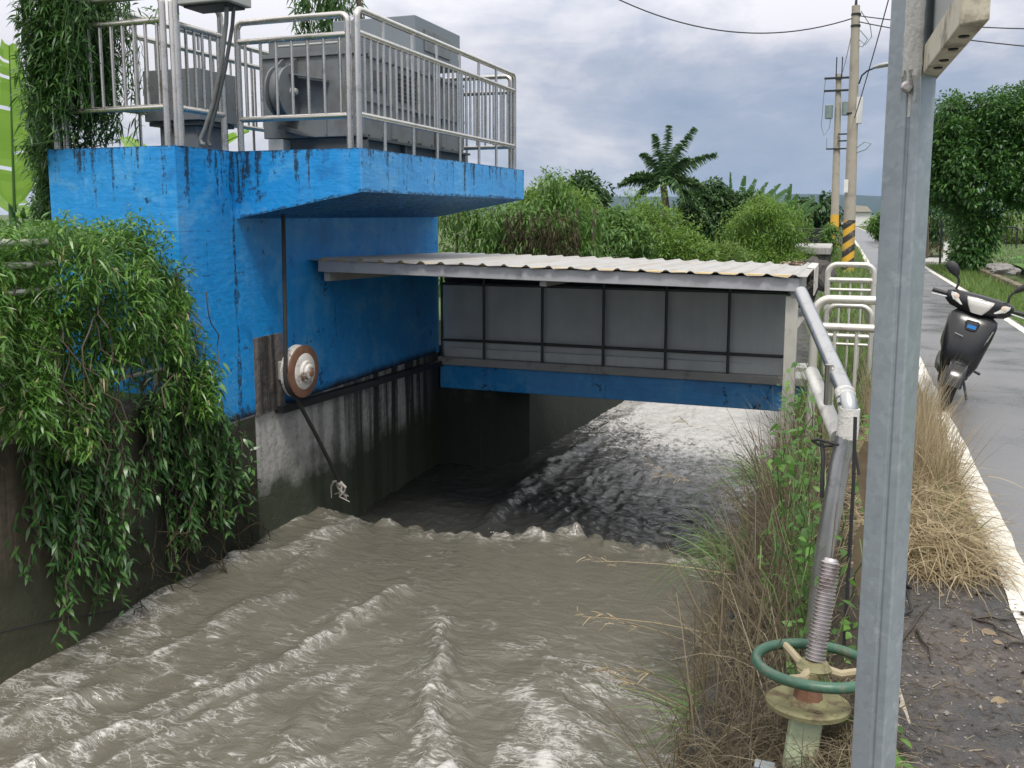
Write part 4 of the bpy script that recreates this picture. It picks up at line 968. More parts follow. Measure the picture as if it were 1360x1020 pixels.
# ------------------------------------------------------------------ scooter
sc = thing('scooter', 'black motor scooter leaning on its stand at the road edge', 'scooter', (.92, 8.62, 0))
def scooter():
    Mx = Matrix.Translation((.88, 8.62, .004)) @ Matrix.Rotation(R(-5), 4, 'Z') @ Matrix.Rotation(R(15), 4, 'Y') @ Matrix.Scale(.95, 4)
    def put(mb, name, mat, smooth=True, bevel=0, parent=sc):
        mb.xf(Mx); return mb.build(name, M[mat], parent, smooth, bevel)
    # forward is -y in local space
    S = lambda z, y, wx, dy: ((0, y, z), (wx, 0, 0), (0, dy, 0))
    put(MB().loft([S(.27, -.36, .085, .09), S(.33, -.40, .125, .11), S(.42, -.43, .155, .12), S(.55, -.43, .172, .115), S(.68, -.40, .192, .10), S(.78, -.37, .20, .085), S(.83, -.35, .19, .07), S(.855, -.34, .15, .05)], 26, 3.0), 'front_apron', 'black_plastic')
    put(MB().loft([S(.72, -.462, .05, .035), S(.78, -.452, .06, .03), S(.80, -.43, .05, .02)], 16, 3.), 'nose_panel', 'matt_black')
    put(MB().box(-.035, .035, -.497, -.489, .735, .765).xf(Matrix.Identity(4)), 'sticker', 'blue_sticker', False)
    put(MB().prism([(.06, -.530, .52), (.105, -.515, .535), (.112, -.510, .565), (.07, -.528, .545)], (0, -.012, 0)), 'side_mark', 'red_sticker', False)
    put(MB().prism([(.125, -.505, .56), (.14, -.49, .60), (.178, -.44, .76), (.165, -.46, .75)], (0, -.012, 0)), 'trim_strip', 'silver', False)
    put(MB().prism([(-.11, -.522, .665), (-.04, -.535, .655), (-.04, -.535, .662), (-.11, -.522, .672)], (0, -.008, 0)), 'trim_strip', 'silver', False)
    # handlebar cowl
    hc = []
    for x, ry, rzz, z in ((-.27, .03, .04, .955), (-.22, .06, .07, .945), (-.12, .085, .085, .935), (0, .10, .095, .93), (.12, .085, .085, .935), (.22, .06, .07, .945), (.27, .03, .04, .955)):
        hc.append(((x, -.34 + .25 * x * x, z), (0, ry, 0), (0, 0, rzz)))
    hd = put(MB().loft(hc, 22, 2.4), 'handlebar_cowl', 'black_plastic')
    put(MB().loft([((0, -.425, .875), (.05, 0, 0), (0, .014, .012)), ((0, -.434, .92), (.085, 0, 0), (0, .014, 0)), ((0, -.428, .965), (.105, 0, 0), (0, .014, 0)), ((0, -.405, .99), (.11, 0, 0), (0, .012, 0))], 24, 4.), 'headlight', 'lens_white')
    for s in (-1, 1):
        put(MB().loft([((s * .135, -.405, .905), (.012, 0, 0), (0, .014, 0)), ((s * .168, -.398, .93), (.042, 0, 0), (0, .014, 0)), ((s * .185, -.388, .965), (.052, 0, 0), (0, .012, 0)), ((s * .19, -.375, .99), (.05, 0, 0), (0, .01, 0))], 18, 3.), 'indicator', 'lens_white')
        put(MB().lathe((s * .19, -.404, .965), (0, -1, 0), [(0, .022), (.004, .02), (.006, .01)], 14), 'indicator_bulb', 'lens_amber')
        put(MB().tube([(s * .26, -.32, .955), (s * .30, -.315, .957), (s * .385, -.30, .957)], [.016, .018, .019], 12), 'grip', 'matt_black')
        put(MB().tube([(s * .25, -.35, .935), (s * .31, -.36, .93), (s * .385, -.35, .925)], .006, 8), 'brake_lever', 'silver')
        st = [(s * .215, -.31, .99), (s * .205, -.31, 1.06), (s * .215, -.315, 1.10), (s * .25, -.32, 1.135)]
        mr = put(MB().tube(st, .010, 10), 'mirror', 'matt_black')
        put(MB().loft([((s * .238, -.322, 1.115), (.012, 0, 0), (0, .014, 0)), ((s * .262, -.325, 1.145), (.038, 0, .01), (0, .024, 0)), ((s * .29, -.33, 1.18), (.052, 0, .012), (0, .026, 0)), ((s * .31, -.33, 1.215), (.044, 0, .01), (0, .022, 0)), ((s * .322, -.33, 1.238), (.018, 0, .005), (0, .010, 0))], 18, 2.3), 'mirror_head', 'matt_black', parent=mr)
    # front wheel, fender, fork
    wh = Vector((0, -.56, .215))
    tw = put(MB().lathe(wh - Vector((.05, 0, 0)), (1, 0, 0), [(0, .135), (.008, .18), (.025, .208), (.05, .216), (.075, .208), (.092, .18), (.1, .135)], 36), 'front_wheel', 'tyre')
    put(MB().lathe(wh - Vector((.045, 0, 0)), (1, 0, 0), [(0, .03), (.0, .134), (.09, .134), (.09, .03)], 28), 'rim', 'grey_dark', parent=tw)
    fe = []
    for k in range(9):
        a = R(10 + k * 20); fe.append(((0, wh.y - math.cos(a) * .235, wh.z + math.sin(a) * .235), (.07, 0, 0), (0, math.cos(a) * -.012, math.sin(a) * .012)))
    put(MB().loft(fe, 12, 3.), 'front_fender', 'black_plastic')
    for s in (-1, 1): put(MB().tube([(s * .065, -.56, .215), (s * .065, -.50, .42)], .018, 8), 'fork', 'grey_dark')
    # rest of the machine behind the apron
    put(MB().loft([((0, -.28, .30), (.13, 0, 0), (0, 0, .05)), ((0, .0, .29), (.15, 0, 0), (0, 0, .05)), ((0, .2, .33), (.15, 0, 0), (0, 0, .09))], 18, 4.), 'floorboard', 'matt_black')
    put(MB().loft([((0, .12, .45), (.13, 0, 0), (0, 0, .14)), ((0, .35, .53), (.165, 0, 0), (0, 0, .17)), ((0, .7, .58), (.15, 0, 0), (0, 0, .13)), ((0, .95, .64), (.07, 0, 0), (0, 0, .06))], 20, 2.6), 'rear_body', 'black_plastic')
    put(MB().loft([((0, .10, .66), (.10, 0, 0), (0, 0, .03)), ((0, .3, .70), (.15, 0, 0), (0, 0, .055)), ((0, .6, .73), (.145, 0, 0), (0, 0, .06)), ((0, .86, .76), (.09, 0, 0), (0, 0, .04))], 18, 2.6), 'seat', 'matt_black')
    rw = put(MB().lathe((-.055, .68, .215), (1, 0, 0), [(0, .135), (.01, .18), (.03, .208), (.055, .216), (.08, .208), (.1, .18), (.11, .135)], 32), 'rear_wheel', 'tyre')
    put(MB().lathe((-.05, .68, .215), (1, 0, 0), [(0, .03), (0, .134), (.1, .134), (.1, .03)], 24), 'rim', 'grey_dark', parent=rw)
    put(MB().tube([(.10, .05, .26), (.20, .0, .06), (.235, -.02, .02)], [.012, .012, .016], 8), 'side_stand', 'grey_dark')
    put(MB().tube([(.14, .1, .32), (.24, .08, .30)], .012, 8), 'footpeg', 'matt_black')
scooter()

# ------------------------------------------------------------------ utility poles, lamp, wires
up = thing('utility_pole', 'nearer concrete utility pole with black and yellow bands', 'utility pole', (.17, 26.8, 0), 'utility poles along the lane')
MB().tube([(.17, 26.8, 1.45), (.13, 26.8, 4.), (.07, 26.8, 7.15)], [.155, .135, .105], 16).build('shaft', M['pole_conc'], up, True)
MB().tube([(.178, 26.8, -.1), (.17, 26.8, 1.448)], [.168, .156], 16).build('banded_base', M['bands'], up, True)
MB().box(-.02, .09, 26.60, 26.635, 2.2, 2.55).build('number_plate', M['white_far'], up)
MB().tube([(.07, 26.8, 7.15), (.07, 26.8, 7.45)], [.04, .02], 8).build('pin', M['black_iron'], up, True)
m = MB()
for z in (6.9, 6.6, 4.3): m.lathe((.085, 26.8, z), (0, 0, 1), [(0, .13), (.05, .13)], 14)
m.build('strap', M['black_iron'], up, True)
MB().box(.20, .36, 26.7, 26.85, 4.05, 4.75).build('junction_box', M['white_far'], up, bevel=.01)
m = MB().tube([(.2, 26.75, 7.0), (.45, 26.7, 6.6), (.5, 26.7, 6.3), (.35, 26.7, 6.1), (.2, 26.75, 6.25)], .012, 6).tube([(.2, 26.75, 6.5), (.4, 26.7, 6.25), (.28, 26.7, 6.05), (.18, 26.75, 6.1)], .012, 6).tube([(.2, 26.75, 3.25), (.5, 26.7, 3.35), (.62, 26.7, 3.5), (.45, 26.7, 3.55), (.2, 26.75, 3.35)], .014, 6)
m.build('cable_loop', M['transformer'], up, True)
la = thing('street_lamp', 'grey street lamp head on a curved arm from the pole', 'street lamp', (.17, 26.6, 5.2), None)
MB().tube([(.24, 26.7, 5.1), (.30, 26.5, 5.28), (.42, 26.3, 5.36), (.60, 26.1, 5.40)], .022, 8).build('arm', M['black_iron'], la, True)
MB().loft([((.55, 26.12, 5.41), (0, .06, 0), (0, 0, .03)), ((.70, 26.05, 5.44), (0, .13, 0), (0, 0, .06)), ((.9, 25.95, 5.45), (0, .14, 0), (0, 0, .06)), ((1.02, 25.9, 5.44), (0, .06, 0), (0, 0, .025))], 16).build('head', M['grey_light'], la, True)
u2 = thing('utility_pole', 'farther utility pole with crossarms and transformers, yellow foot', 'utility pole', (-.42, 51.6, 0), 'utility poles along the lane')
MB().tube([(-.42, 51.6, 1.6), (-.55, 51.6, 8.9)], [.21, .14], 14).build('shaft', M['pole_conc'], u2, True)
MB().tube([(-.40, 51.6, -.2), (-.42, 51.6, 1.598)], [.225, .212], 14).build('yellow_base', M['yellow_band'], u2, True)
for z in (8.62, 7.98): MB().box(-1.25, .25, 51.35, 51.45, z, z + .1).build('crossarm', M['black_iron'], u2)
for x in (-.68, -.40): MB().tube([(x, 51.5, 8.6), (x, 51.5, 9.75)], .03, 6).build('insulator_pin', M['black_iron'], u2, True)
for x, zz in ((-.95, 6.6), (-.12, 6.75)): MB().lathe((x, 51.4, zz), (0, 0, 1), [(0, .18), (.02, .2), (.68, .2), (.72, .15), (.74, .05)], 16).build('transformer', M['transformer'], u2, True)
MB().box(-1.0, .2, 51.35, 51.45, 5.0, 5.07).build('crossarm', M['black_iron'], u2)
for z in (5.4, 5.75): MB().box(-.45, .1, 51.3, 51.4, z, z + .07).build('crossarm', M['black_iron'], u2)
m = MB().tube([(-1.2, 51.4, 8.6), (-1.25, 51.4, 7.6), (-1.3, 51.4, 6.2), (-1.15, 51.4, 5.75), (-.9, 51.4, 6.1), (-.85, 51.4, 6.6)], .02, 6).tube([(-1.0, 51.4, 5.0), (-1.0, 51.4, 5.6)], .015, 6)
m.build('drop_cable', M['transformer'], u2, True)
def cat_wire(label, a, b, sag, r, n=26, name='overhead_wire'):
    a = Vector(a); b = Vector(b); pts = []
    for k in range(n + 1):
        t = k / n; p = a.lerp(b, t); p.z -= sag * 4 * t * (1 - t); pts.append(p)
    tag(MB().tube(pts, r, 6).build(name, M['wire'], None, True), label, 'wire')

# ------------------------------------------------------------------ things far off
t = thing('footbridge', 'pale concrete footbridge slab over the canal upstream', 'footbridge', (-.8, 30, 0))
MB().box(-1.45, -.30, 28.5, 33., .42, .62).build('slab', M['conc_pale'], t, bevel=.02)
MB().box(-1.45, -.30, 28.56, 28.7, -1.2, .418).build('abutment', M['conc_black'], t)  # dark sheet added to keep the gap under the slab dark
tag(MB().box(-2.9, -.35, 36, 36.4, .3, 1.08).build('parapet_wall', M['black_iron'], None, bevel=.02), 'black parapet wall behind the pale footbridge slab', 'wall', kind='thing')
wb = thing('house', 'distant white house with tan roof at the end of the lane', 'house', (2., 140, 0), kind='thing')
MB().box(.6, 3.6, 138, 142, 0, 2.0).build('wall', M['white_far'], wb)
MB().prism([(.4, 137.6, 2.0), (3.8, 137.6, 2.0), (3.1, 137.6, 2.75), (1.7, 137.6, 2.9)], (0, 4.8, 0)).build('roof', M['roof_far'], wb)
wb = thing('house', 'tiny white house left of the striped pole far off', 'house', (-1.5, 160, 0), kind='thing')
MB().box(-4.2, -1.0, 160, 164, 0, 2.1).build('wall', M['white_far'], wb)
MB().prism([(-4.4, 159.6, 2.1), (-.8, 159.6, 2.1), (-2.6, 159.6, 3.0)], (0, 4.8, 0)).build('roof', M['white_far'], wb)
tag(MB().box(3.36, 3.52, 35, 35.15, -.1, .68).build('boundary_post', M['white_far'], None, bevel=.02), 'short white post under the roadside tree', 'post')
tag(MB().tube([(3.08, 33, -.15), (3.06, 33, 1.4)], .035, 8).build('thin_post', M['black_iron'], None, True), 'thin dark post left of the white post', 'post')
lw = tag(MB().prism([(3.60, 29.5, -.3), (3.52, 20.5, -.3), (3.5, 12, -.3), (3.66, 12, -.3), (3.68, 20.5, -.3), (3.78, 29.5, -.3)], (0, 0, .42)).build('low_wall', M['conc_dark'], None, bevel=.02), 'low dark concrete kerb wall along the green field', 'wall', kind='thing')
gt = thing('field_gate', 'small dark gate frame standing in the field', 'gate', (6.9, 45, .1))
MB().tube(hoop((6.4, 45, .1), (7.2, 45, .1), 1.05, .1), .04, 8).build('hoop', M['black_iron'], gt, True)
for x in (6.6, 6.8, 7.0): MB().tube([(x, 45, .2), (x, 45, 1.03)], .025, 6).build('bar', M['black_iron'], gt, True)
for k, (x, y, s, lb) in enumerate(((3.9, 25.6, .34, 'grey stone on the low field wall, the nearer larger one'), (3.95, 27.6, .26, 'small grey stone beside the tree foot'),)):
    blob('stone', lb, 'stone', (x, y, .18), (s, s * .8, s * .45), M['pebble'], 7 + k)

# ------------------------------------------------------------------ vegetation: left bank
N3 = np.random.default_rng
def vine_mound():
    rg = N3(21); t = thing('vine_mound', 'dense green vine mound smothering the bank railing left of the blue tower', 'vine', (-4.6, 4.6, .2))
    def ztop(y): return 1.50 - .36 * np.clip((y - 5.0) / .52, 0, 1) ** 2.2 + .05 * np.sin(y * 9) + .04 * np.sin(y * 23)
    n = 21000
    y = rg.uniform(3.3, 5.60, n); u = rg.uniform(0, 1, n) ** .85
    zt = ztop(y); zb = np.where(y < 4.05, .34, .12); z = zt - u * (zt - zb)
    hole = (np.abs(y - 4.98) < .30) & (z < .62) & (z > .0)
    bul = .10 * np.sin(y * 5 + z * 3) + .07 * np.sin(y * 11 - z * 7)
    x = -4.50 + bul * 1.1 - np.clip((z - zt + .28) / .28, 0, 1) ** 2 * .35 + rg.normal(0, .05, n)
    keep = ~(hole & (rg.uniform(0, 1, n) < .85)); b1 = np.stack([x, y, z], 1)[keep]
    d1 = np.stack([rg.normal(.45, .55, len(b1)), rg.normal(-.30, .7, len(b1)), rg.normal(.05, .55, len(b1))], 1)
    n = 8500; y = rg.uniform(3.0, 5.5, n); x = rg.uniform(-5.5, -4.5, n); z = ztop(y) - .06 + .05 * np.sin(x * 8) + rg.normal(0, .04, n) - np.clip(-x - 5.0, 0, 1) * .2
    b2 = np.stack([x, y, z], 1); d2 = np.stack([rg.normal(.2, .6, n), rg.normal(-.3, .6, n), rg.uniform(-.3, .8, n)], 1)
    n = 15000; y = rg.uniform(3.0, 5.5, n); x = rg.uniform(-5.1, -4.55, n); z = rg.uniform(.25, 1, n) * ztop(y)
    hole = (np.abs(y - 4.98) < .26) & (z < .55)
    b3 = np.stack([x, y, z], 1)[~hole]; d3 = rg.normal(0, 1, b3.shape)
    b, d = cat((b1, d1), (b2, d2), (b3, d3))
    strips('leaves', M['vine'], b, d, rg.uniform(.032, .105, len(b)), rg.uniform(.008, .0185, len(b)), rg.uniform(.15, .65, len(b)), LEAF, t, 5)
    q = rg.choice(len(b1), 420, replace=False); strips('dead_leaves', M['dryleaf'], b1[q] + [.02, 0, 0], d1[q], rg.uniform(.04, .09, 420), rg.uniform(.009, .016, 420), .8, LEAF, t, 7)
    m = MB()
    for k in range(60):
        y0 = rg.uniform(3.2, 5.5); p = np.array([-4.55 + rg.normal(0, .08), y0, rg.uniform(.6, 1.35)]); pts = [p.copy()]
        for s in range(6):
            p = p + np.array([rg.normal(.01, .04), rg.normal(0, .07), -rg.uniform(.05, .16)]); pts.append(p.copy())
        m.tube(pts, .0045, 5)
    m.build('stems', M['trunk'], t, True)
vine_mound()
def hanging_vines():
    rg = N3(22)
    def curtain(name, label, groups, seed, mat):
        rg = N3(seed); t = thing(name, label, 'vine', (XW + .08, groups[0][0], .3), 'vine curtains hanging down the canal wall'); B = []; D = []; m = MB()
        for (ya, yb, n, z0, zmin, zmax) in groups:
            for k in range(n):
                y = rg.uniform(ya, yb); L = rg.uniform(zmin, zmax); p = np.array([XW + rg.uniform(.02, .22), y, z0 + rg.normal(0, .06)]); pts = [p.copy()]; st = .045; s = 0
                dy = rg.normal(.0, .15)
                while s < L:
                    p = p + np.array([rg.normal(-.002, .012), dy * st + rg.normal(0, .016), -st]); p[0] = max(p[0], XW + .02); pts.append(p.copy()); s += st
                    for q in range(rg.integers(1, 4)):
                        B.append(p + rg.normal(0, .015, 3)); a = rg.normal(0, 1, 3); a[0] = abs(a[0]) * .8 + .1; a[1] -= .3; a[2] = rg.normal(-.35, .35); D.append(a)
                m.tube(pts, [.005] * (len(pts) - 1) + [.002], 5)
        B = np.array(B); D = np.array(D)
        strips('leaves', mat, B, D, rg.uniform(.045, .09, len(B)), rg.uniform(.015, .027, len(B)), rg.uniform(.1, .7, len(B)), [.14, .85, 1., .6, .04], t, seed)
        m.build('stems', M['trunk'], t, True)
    curtain('hanging_vine', 'leafy vine curtain reaching lowest down the dark wall, the left of two', [(3.95, 4.55, 46, .42, .5, 1.05), (4.2, 4.75, 18, .3, .9, 1.4), (4.5, 4.75, 5, .2, .8, 1.2)], 23, M['vine_low'])
    curtain('hanging_vine', 'leafy vine curtain hanging beside the blue wall, the right of two', [(5.0, 5.75, 54, .42, .4, 1.05), (5.4, 5.95, 26, .05, .5, .95), (5.1, 5.6, 8, .2, 1.0, 1.3), (5.6, 6.05, 8, -.2, .4, .7)], 24, M['vine_low'])
    # thin dry roots near the water line
    t = thing('dry_root', 'tangle of thin brown roots at the foot of the canal wall', 'roots', (-4.6, 5.4, -1.1)); m = MB()
    for k in range(110):
        p = np.array([XW + rg.uniform(.02, .14), rg.uniform(4.7, 6.3), rg.uniform(-1.15, -.6)]); pts = [p.copy()]
        a = rg.normal(0, 1, 3) * [.02, .035, .03] + [0, .01, -.03]
        for s in range(5): p = p + a + rg.normal(0, .03, 3); p[0] = max(p[0], XW + .015); p[2] = max(p[2], -1.28); pts.append(p.copy())
        m.tube(pts, rg.uniform(.0018, .004), 4)
    m.build('strands', M['brownvine'], t, True)
    tag(MB().tube([(XW + .03, 2.8, -.80), (XW + .03, 3.4, -.86), (XW + .03, 3.8, -.90), (XW + .04, 4.2, -.985), (XW + .05, 4.55, -1.10), (XW + .06, 4.75, -1.15)], .0065, 8).build('hose', M['rubber'], None, True), 'black hose along the foot of the mossy wall', 'hose')
hanging_vines()
br_ = thing('bank_railing', 'silver pipe railing on the left bank poking out of the vines', 'railing', (-4.85, 4., .2))
for z, y1, r in ((1.435, 4.30, .022), (1.30, 4.33, .022), (1.14, 4.40, .020), (.49, 5.3, .020)): MB().tube([(-4.62, 1.5, z + .04), (-4.62, 3.9, z), (-4.62, y1, z - .003)], r, 10).build('rail', M['steel_white'], br_, True)
f0 = MB().tube([(-4.64, 4.17, .2), (-4.64, 4.17, .49)], .014, 8).build('post', M['steel_white'], br_, True); dup(f0, (0, -1.2, 0)); dup(f0, (0, 1.02, 0))

def climber():
    rg = N3(31); t = thing('climbing_vine', 'tall column of climbing vine at the left edge of the platform', 'vine', (-6.3, 5.75, .2)); B = []; D = []; m = MB()
    for k in range(600):
        f = rg.uniform(0, 1)
        if f < .22: x0 = rg.uniform(-5.98, -5.40); z0 = rg.uniform(2.85, 3.75); L = rg.uniform(.35, 1.0) * (1. if x0 < -5.7 else .75); y0 = rg.uniform(5.44, 5.60)
        elif f < .70: x0 = rg.uniform(-6.16, -5.42); z0 = rg.uniform(2.9, 3.9); L = rg.uniform(.4, 1.15) * (1.0 if x0 < -5.85 else .8); y0 = rg.uniform(5.72, 6.1)
        else: y0 = rg.uniform(5.75, 6.15); x0 = -y0 * rg.uniform(1.035, 1.078); z0 = rg.uniform(1.9, 3.0); L = rg.uniform(.4, 1.0)
        p = np.array([x0, y0, z0]); pts = [p.copy()]; s = 0; st = .05
        while s < L:
            p = p + np.array([rg.normal(-.002, .014), rg.normal(0, .014), -st]); pts.append(p.copy()); s += st
            if p[2] < 2.2 and p[0] > -6.0: p[0] = -6.02
            for q in range(rg.integers(2, 6)):
                a = rg.normal(0, 1, 3) * [1, 1, .5]; a[1] -= .3; a[2] -= .1; B.append(p + rg.normal(0, .02, 3)); D.append(a)
        m.tube(pts, .0025, 4)
    # sprays along the top rail
    for k in range(260):
        B.append(np.array([rg.uniform(-5.6, -4.68), 5.62 + rg.normal(0, .04), 3.05 + abs(rg.normal(0, .05))])); D.append(np.array([rg.normal(0, .8), rg.normal(-.2, .6), rg.normal(.15, .5)]))
    B = np.array(B); D = np.array(D)
    ok = (rg.uniform(0, 1, len(B)) < np.where(B[:, 0] > -5.7, np.clip(1.0 - (B[:, 0] + 5.7) * 3.5, .12, 1), 1))
    B = B[ok]; D = D[ok]
    strips('leaves', M['vine_dark'], B, D, rg.uniform(.05, .11, len(B)), rg.uniform(.012, .019, len(B)), rg.uniform(.2, .8, len(B)), LEAF, t, 6)
    m.tube([(-6.15, 5.8, .2), (-6.1, 5.8, 2), (-6.0, 5.8, 4.2)], .02, 8)
    m.build('stems', M['vine_dark'], t, True)
climber()
plant('weed_bush', 'dark leafy weeds filling the left edge below the banana leaf', 'bush', (-7.2, 5.8, .2), [((-7.15, 6.3, 1.1), (.6, .4, .50), .6), ((-6.4, 5.2, .75), (.6, .4, .5), .4)], 170, 22, (.16, .035), .2, M['vine_dark'], 33)

def banana_blade(m, base, d, L, W, droop, rg, tear=.25, twist=0., cup=.25):
    """adds a torn banana leaf to MB m: strips of blade on both sides of a drooping midrib"""
    d = Vector(d).normalized(); base = Vector(base); n = 22
    side = d.cross(Vector((0, 0, 1)));
    side = side.normalized() if side.length > .1 else Vector((1, 0, 0))
    side = (Matrix.Rotation(twist, 3, d) @ side)
    P = [base + d * L * t - Vector((0, 0, 1)) * droop * L * t * t for t in [i / n for i in range(n + 1)]]
    nrm = side.cross(d).normalized()
    for s in (-1, 1):
        off = 0
        for i in range(n):
            t0 = i / n; t1 = (i + 1) / n
            w = lambda t: W * .5 * min(1, (t * 7) ** .6) * (1 - max(0, t - .55) / .45 * .75) ** .8
            if rg.random() < tear: off = rg.uniform(-.12, .04); t1 -= .010 + .015 * rg.random()
            pa, pb = P[i], P[i].lerp(P[i + 1], (t1 - t0) * n)
            o = d * off * W * .6 + Vector((0, 0, off * W * .5))
            m.add([pa, pb, pb + side * s * w(t1) * .55 + nrm * cup * w(t1) * .25 + d * .02, pa + side * s * w(t0) * .55 + nrm * cup * w(t0) * .25 + d * .02], [(0, 1, 2, 3)])
            m.add([pa + side * s * w(t0) * .55 + nrm * cup * w(t0) * .25 + d * .02, pb + side * s * w(t1) * .55 + nrm * cup * w(t1) * .25 + d * .02, pb + side * s * w(t1) + o + d * .05, pa + side * s * w(t0) + o + d * .05], [(0, 1, 2, 3)])
    return P
def banana(name, label, loc, leaves, mat, seed, stem_h, stem_r, group=None, tear=.25):
    rg = random.Random(seed); t = thing(name, label, 'banana plant', loc, group); m = MB(); st = MB()
    for base, d, L, Wd, dr, tw in leaves:
        m = MB(); P = banana_blade(m, base, d, L, Wd, dr, rg, tear, tw); m.build('blade', mat, t, True); st.tube(P, [max(.004, .02 * L * (1 - .8 * i / len(P))) * .6 for i in range(len(P))], 5)
    st.tube([loc, (loc[0], loc[1], loc[2] + stem_h * .6), (loc[0], loc[1], loc[2] + stem_h)], [stem_r, stem_r * .8, stem_r * .4], 10)
    st.build('stem', M['banana_far'], t, True)
banana('banana_plant', 'bright green torn banana leaf standing at the left edge of the frame', (-6.95, 6.1, .2),
       [((-6.86, 6.05, 1.62), (.05, .0, 1), 1.42, .40, .0, .25), ((-7.2, 6.5, 1.5), (-.8, .2, .8), 1.2, .4, .3, .2)], M['banana'], 3, 1.5, .06, tear=.16)
banana('banana_plant', 'banana plant behind the platform, its leaves showing between the railings', (-7.9, 9.2, .2),
       [((-7.9, 9.2, 1.9), (.75, -.3, .55), 1.6, .42, .25, .3), ((-7.9, 9.2, 1.9), (.55, .4, .75), 1.5, .42, .25, -.3), ((-7.9, 9.2, 1.9), (.9, .1, .35), 1.6, .4, .25, .5), ((-7.9, 9.2, 1.9), (-.6, .2, .7), 1.4, .4, .25, 0)], M['banana'], 5, 1.7, .1, tear=.2)

def vine_post():
    rg = N3(35); t = thing('vine_post', 'slender trunk with a vine tuft behind the hoist', 'vine', (-5.55, 9.95, .2)); B = []; D = []
    for k in range(46):
        p = np.array([-6.05 + rg.uniform(-.30, .42), 9.98 + rg.normal(0, .12), 4.4 + rg.normal(0, .15)]); L = rg.uniform(.35, .85); s = 0
        while s < L:
            p = p + np.array([rg.normal(0, .012), rg.normal(0, .012), -.05]); s += .05
            for q in range(3): B.append(p + rg.normal(0, .02, 3)); a = rg.normal(0, 1, 3); a[2] -= .6; D.append(a)
    B = np.array(B); D = np.array(D)
    strips('leaves', M['vine_dark'], B, D, rg.uniform(.07, .13, len(B)), rg.uniform(.015, .025, len(B)), .5, LEAF, t, 8)
    MB().tube([(-5.55, 9.97, .2), (-5.55, 9.97, 3), (-5.6, 9.97, 4.9)], [.045, .04, .03], 8).build('trunk', M['trunk'], t, True)
vine_post()

# ------------------------------------------------------------------ vegetation: behind the bridge
GB = 'bushes beyond the bridge'
def hedge():
    rg = N3(41); t = thing('vine_hedge', 'vine hung hedge with dark gaps just beyond the tower', 'hedge', (-5.2, 14.2, 0), GB)
    cs = np.concatenate([ellipsoid_clumps(rg, (-5.9, 14.6, .95), (.85, .6, .95), 90, .4, .1), ellipsoid_clumps(rg, (-5.1, 14.4, 1.0), (.7, .6, 1.0), 80, .4, .1), ellipsoid_clumps(rg, (-4.45, 14.6, 1.1), (.75, .6, .95), 90, .4, .1)])
    b, d = clump_leaves(rg, cs, .2 * rg.uniform(.6, 1.3, len(cs)), 70, .6, .6)
    strips('leaves', M['bush_mid'], b, d, .11 * rg.uniform(.6, 1.3, len(b)), .028, .5, LEAF, t, 41)
    B = []; D = []; 
    for k in range(55):
        x = rg.uniform(-5.1, -3.9); p = np.array([x, 13.75 + rg.normal(0, .08), rg.uniform(1.3, 1.75)]); s = 0; L = rg.uniform(.4, 1.1)
        while s < L:
            p = p + np.array([rg.normal(0, .012), rg.normal(0, .012), -.05]); s += .05
            for q in range(2): B.append(p + rg.normal(0, .025, 3)); a = rg.normal(0, .7, 3); a[2] -= 1.; D.append(a)
    B = np.array(B); D = np.array(D)
    strips('hanging_strands', M['brownvine'], B, D, rg.uniform(.06, .13, len(B)), rg.uniform(.012, .022, len(B)), .5, LEAF, t, 42)
    m = MB()
    for k in range(9): x = -6.3 + k * .3; m.tube([(x, 14.5, -.1), (x + .05, 14.4, 1.0), (x + .1, 14.4, 1.7)], .03, 6)
    m.build('stems', M['trunk'], t, True)
hedge()
def bush(name, label, loc, blobs, nc, nl, leaf, cr, mat, seed, spread=.6, down=.2, prof=LEAF, trunk=True, group=GB, zmin=.05, catg='bush', inner=.4, lump=.2):
    x, y, z = loc; tk = [([(x, y, -.15), (x + .03, y, .5), (x - .04, y, blobs[0][0][2])], [.05, .04, .02])] if trunk else None
    return plant(name, label, catg, loc, blobs, nc, nl, leaf, cr, mat, seed, tk, group, spread, down, prof, .35, zmin, inner, lump)
bush('leafy_bush', 'tall bright green bush rising above the vine hedge', (-4.75, 15.4, 0), [((-4.75, 15.4, 1.75), (.62, .5, .42), .6), ((-5.25, 15.4, 1.45), (.7, .5, .5), .4)], 120, 60, (.13, .03), .17, M['bush_bright'], 51, .5, -.25)
bush('leafy_bush', 'small dark round topped tree behind the bright bush', (-7.2, 26, 0), [((-7.25, 26, 2.25), (.55, .5, .45), .5), ((-7.05, 26, 1.5), (.75, .6, .7), .5)], 70, 70, (.2, .07), .26, M['bush_dark'], 52, catg='tree')
bush('leafy_bush', 'broad fresh green bush left of centre behind the canopy', (-5.6, 21.4, 0), [((-6.0, 21.4, .45), (1.0, .8, 1.2), .5), ((-5.1, 21.3, .58), (.9, .8, 1.15), .5)], 260, 70, (.12, .045), .24, M['bush_mid'], 53, prof=BROAD)
bush('leafy_bush', 'tall pointed yellow green bush below the palm', (-5.0, 25.5, 0), [((-5.2, 25.6, .97), (.95, .8, 1.32), .55), ((-4.2, 25.2, .35), (1.1, .8, 1.0), .45)], 280, 70, (.12, .034), .25, M['bush_bright'], 54, .6, -.1)
bush('leafy_bush', 'low bushy weeds between the palm bush and the round bush', (-3.5, 25.7, 0), [((-3.5, 25.7, .1), (1.1, .8, .72), 1)], 160, 60, (.16, .03), .22, M['olive'], 55, .6, -.4)
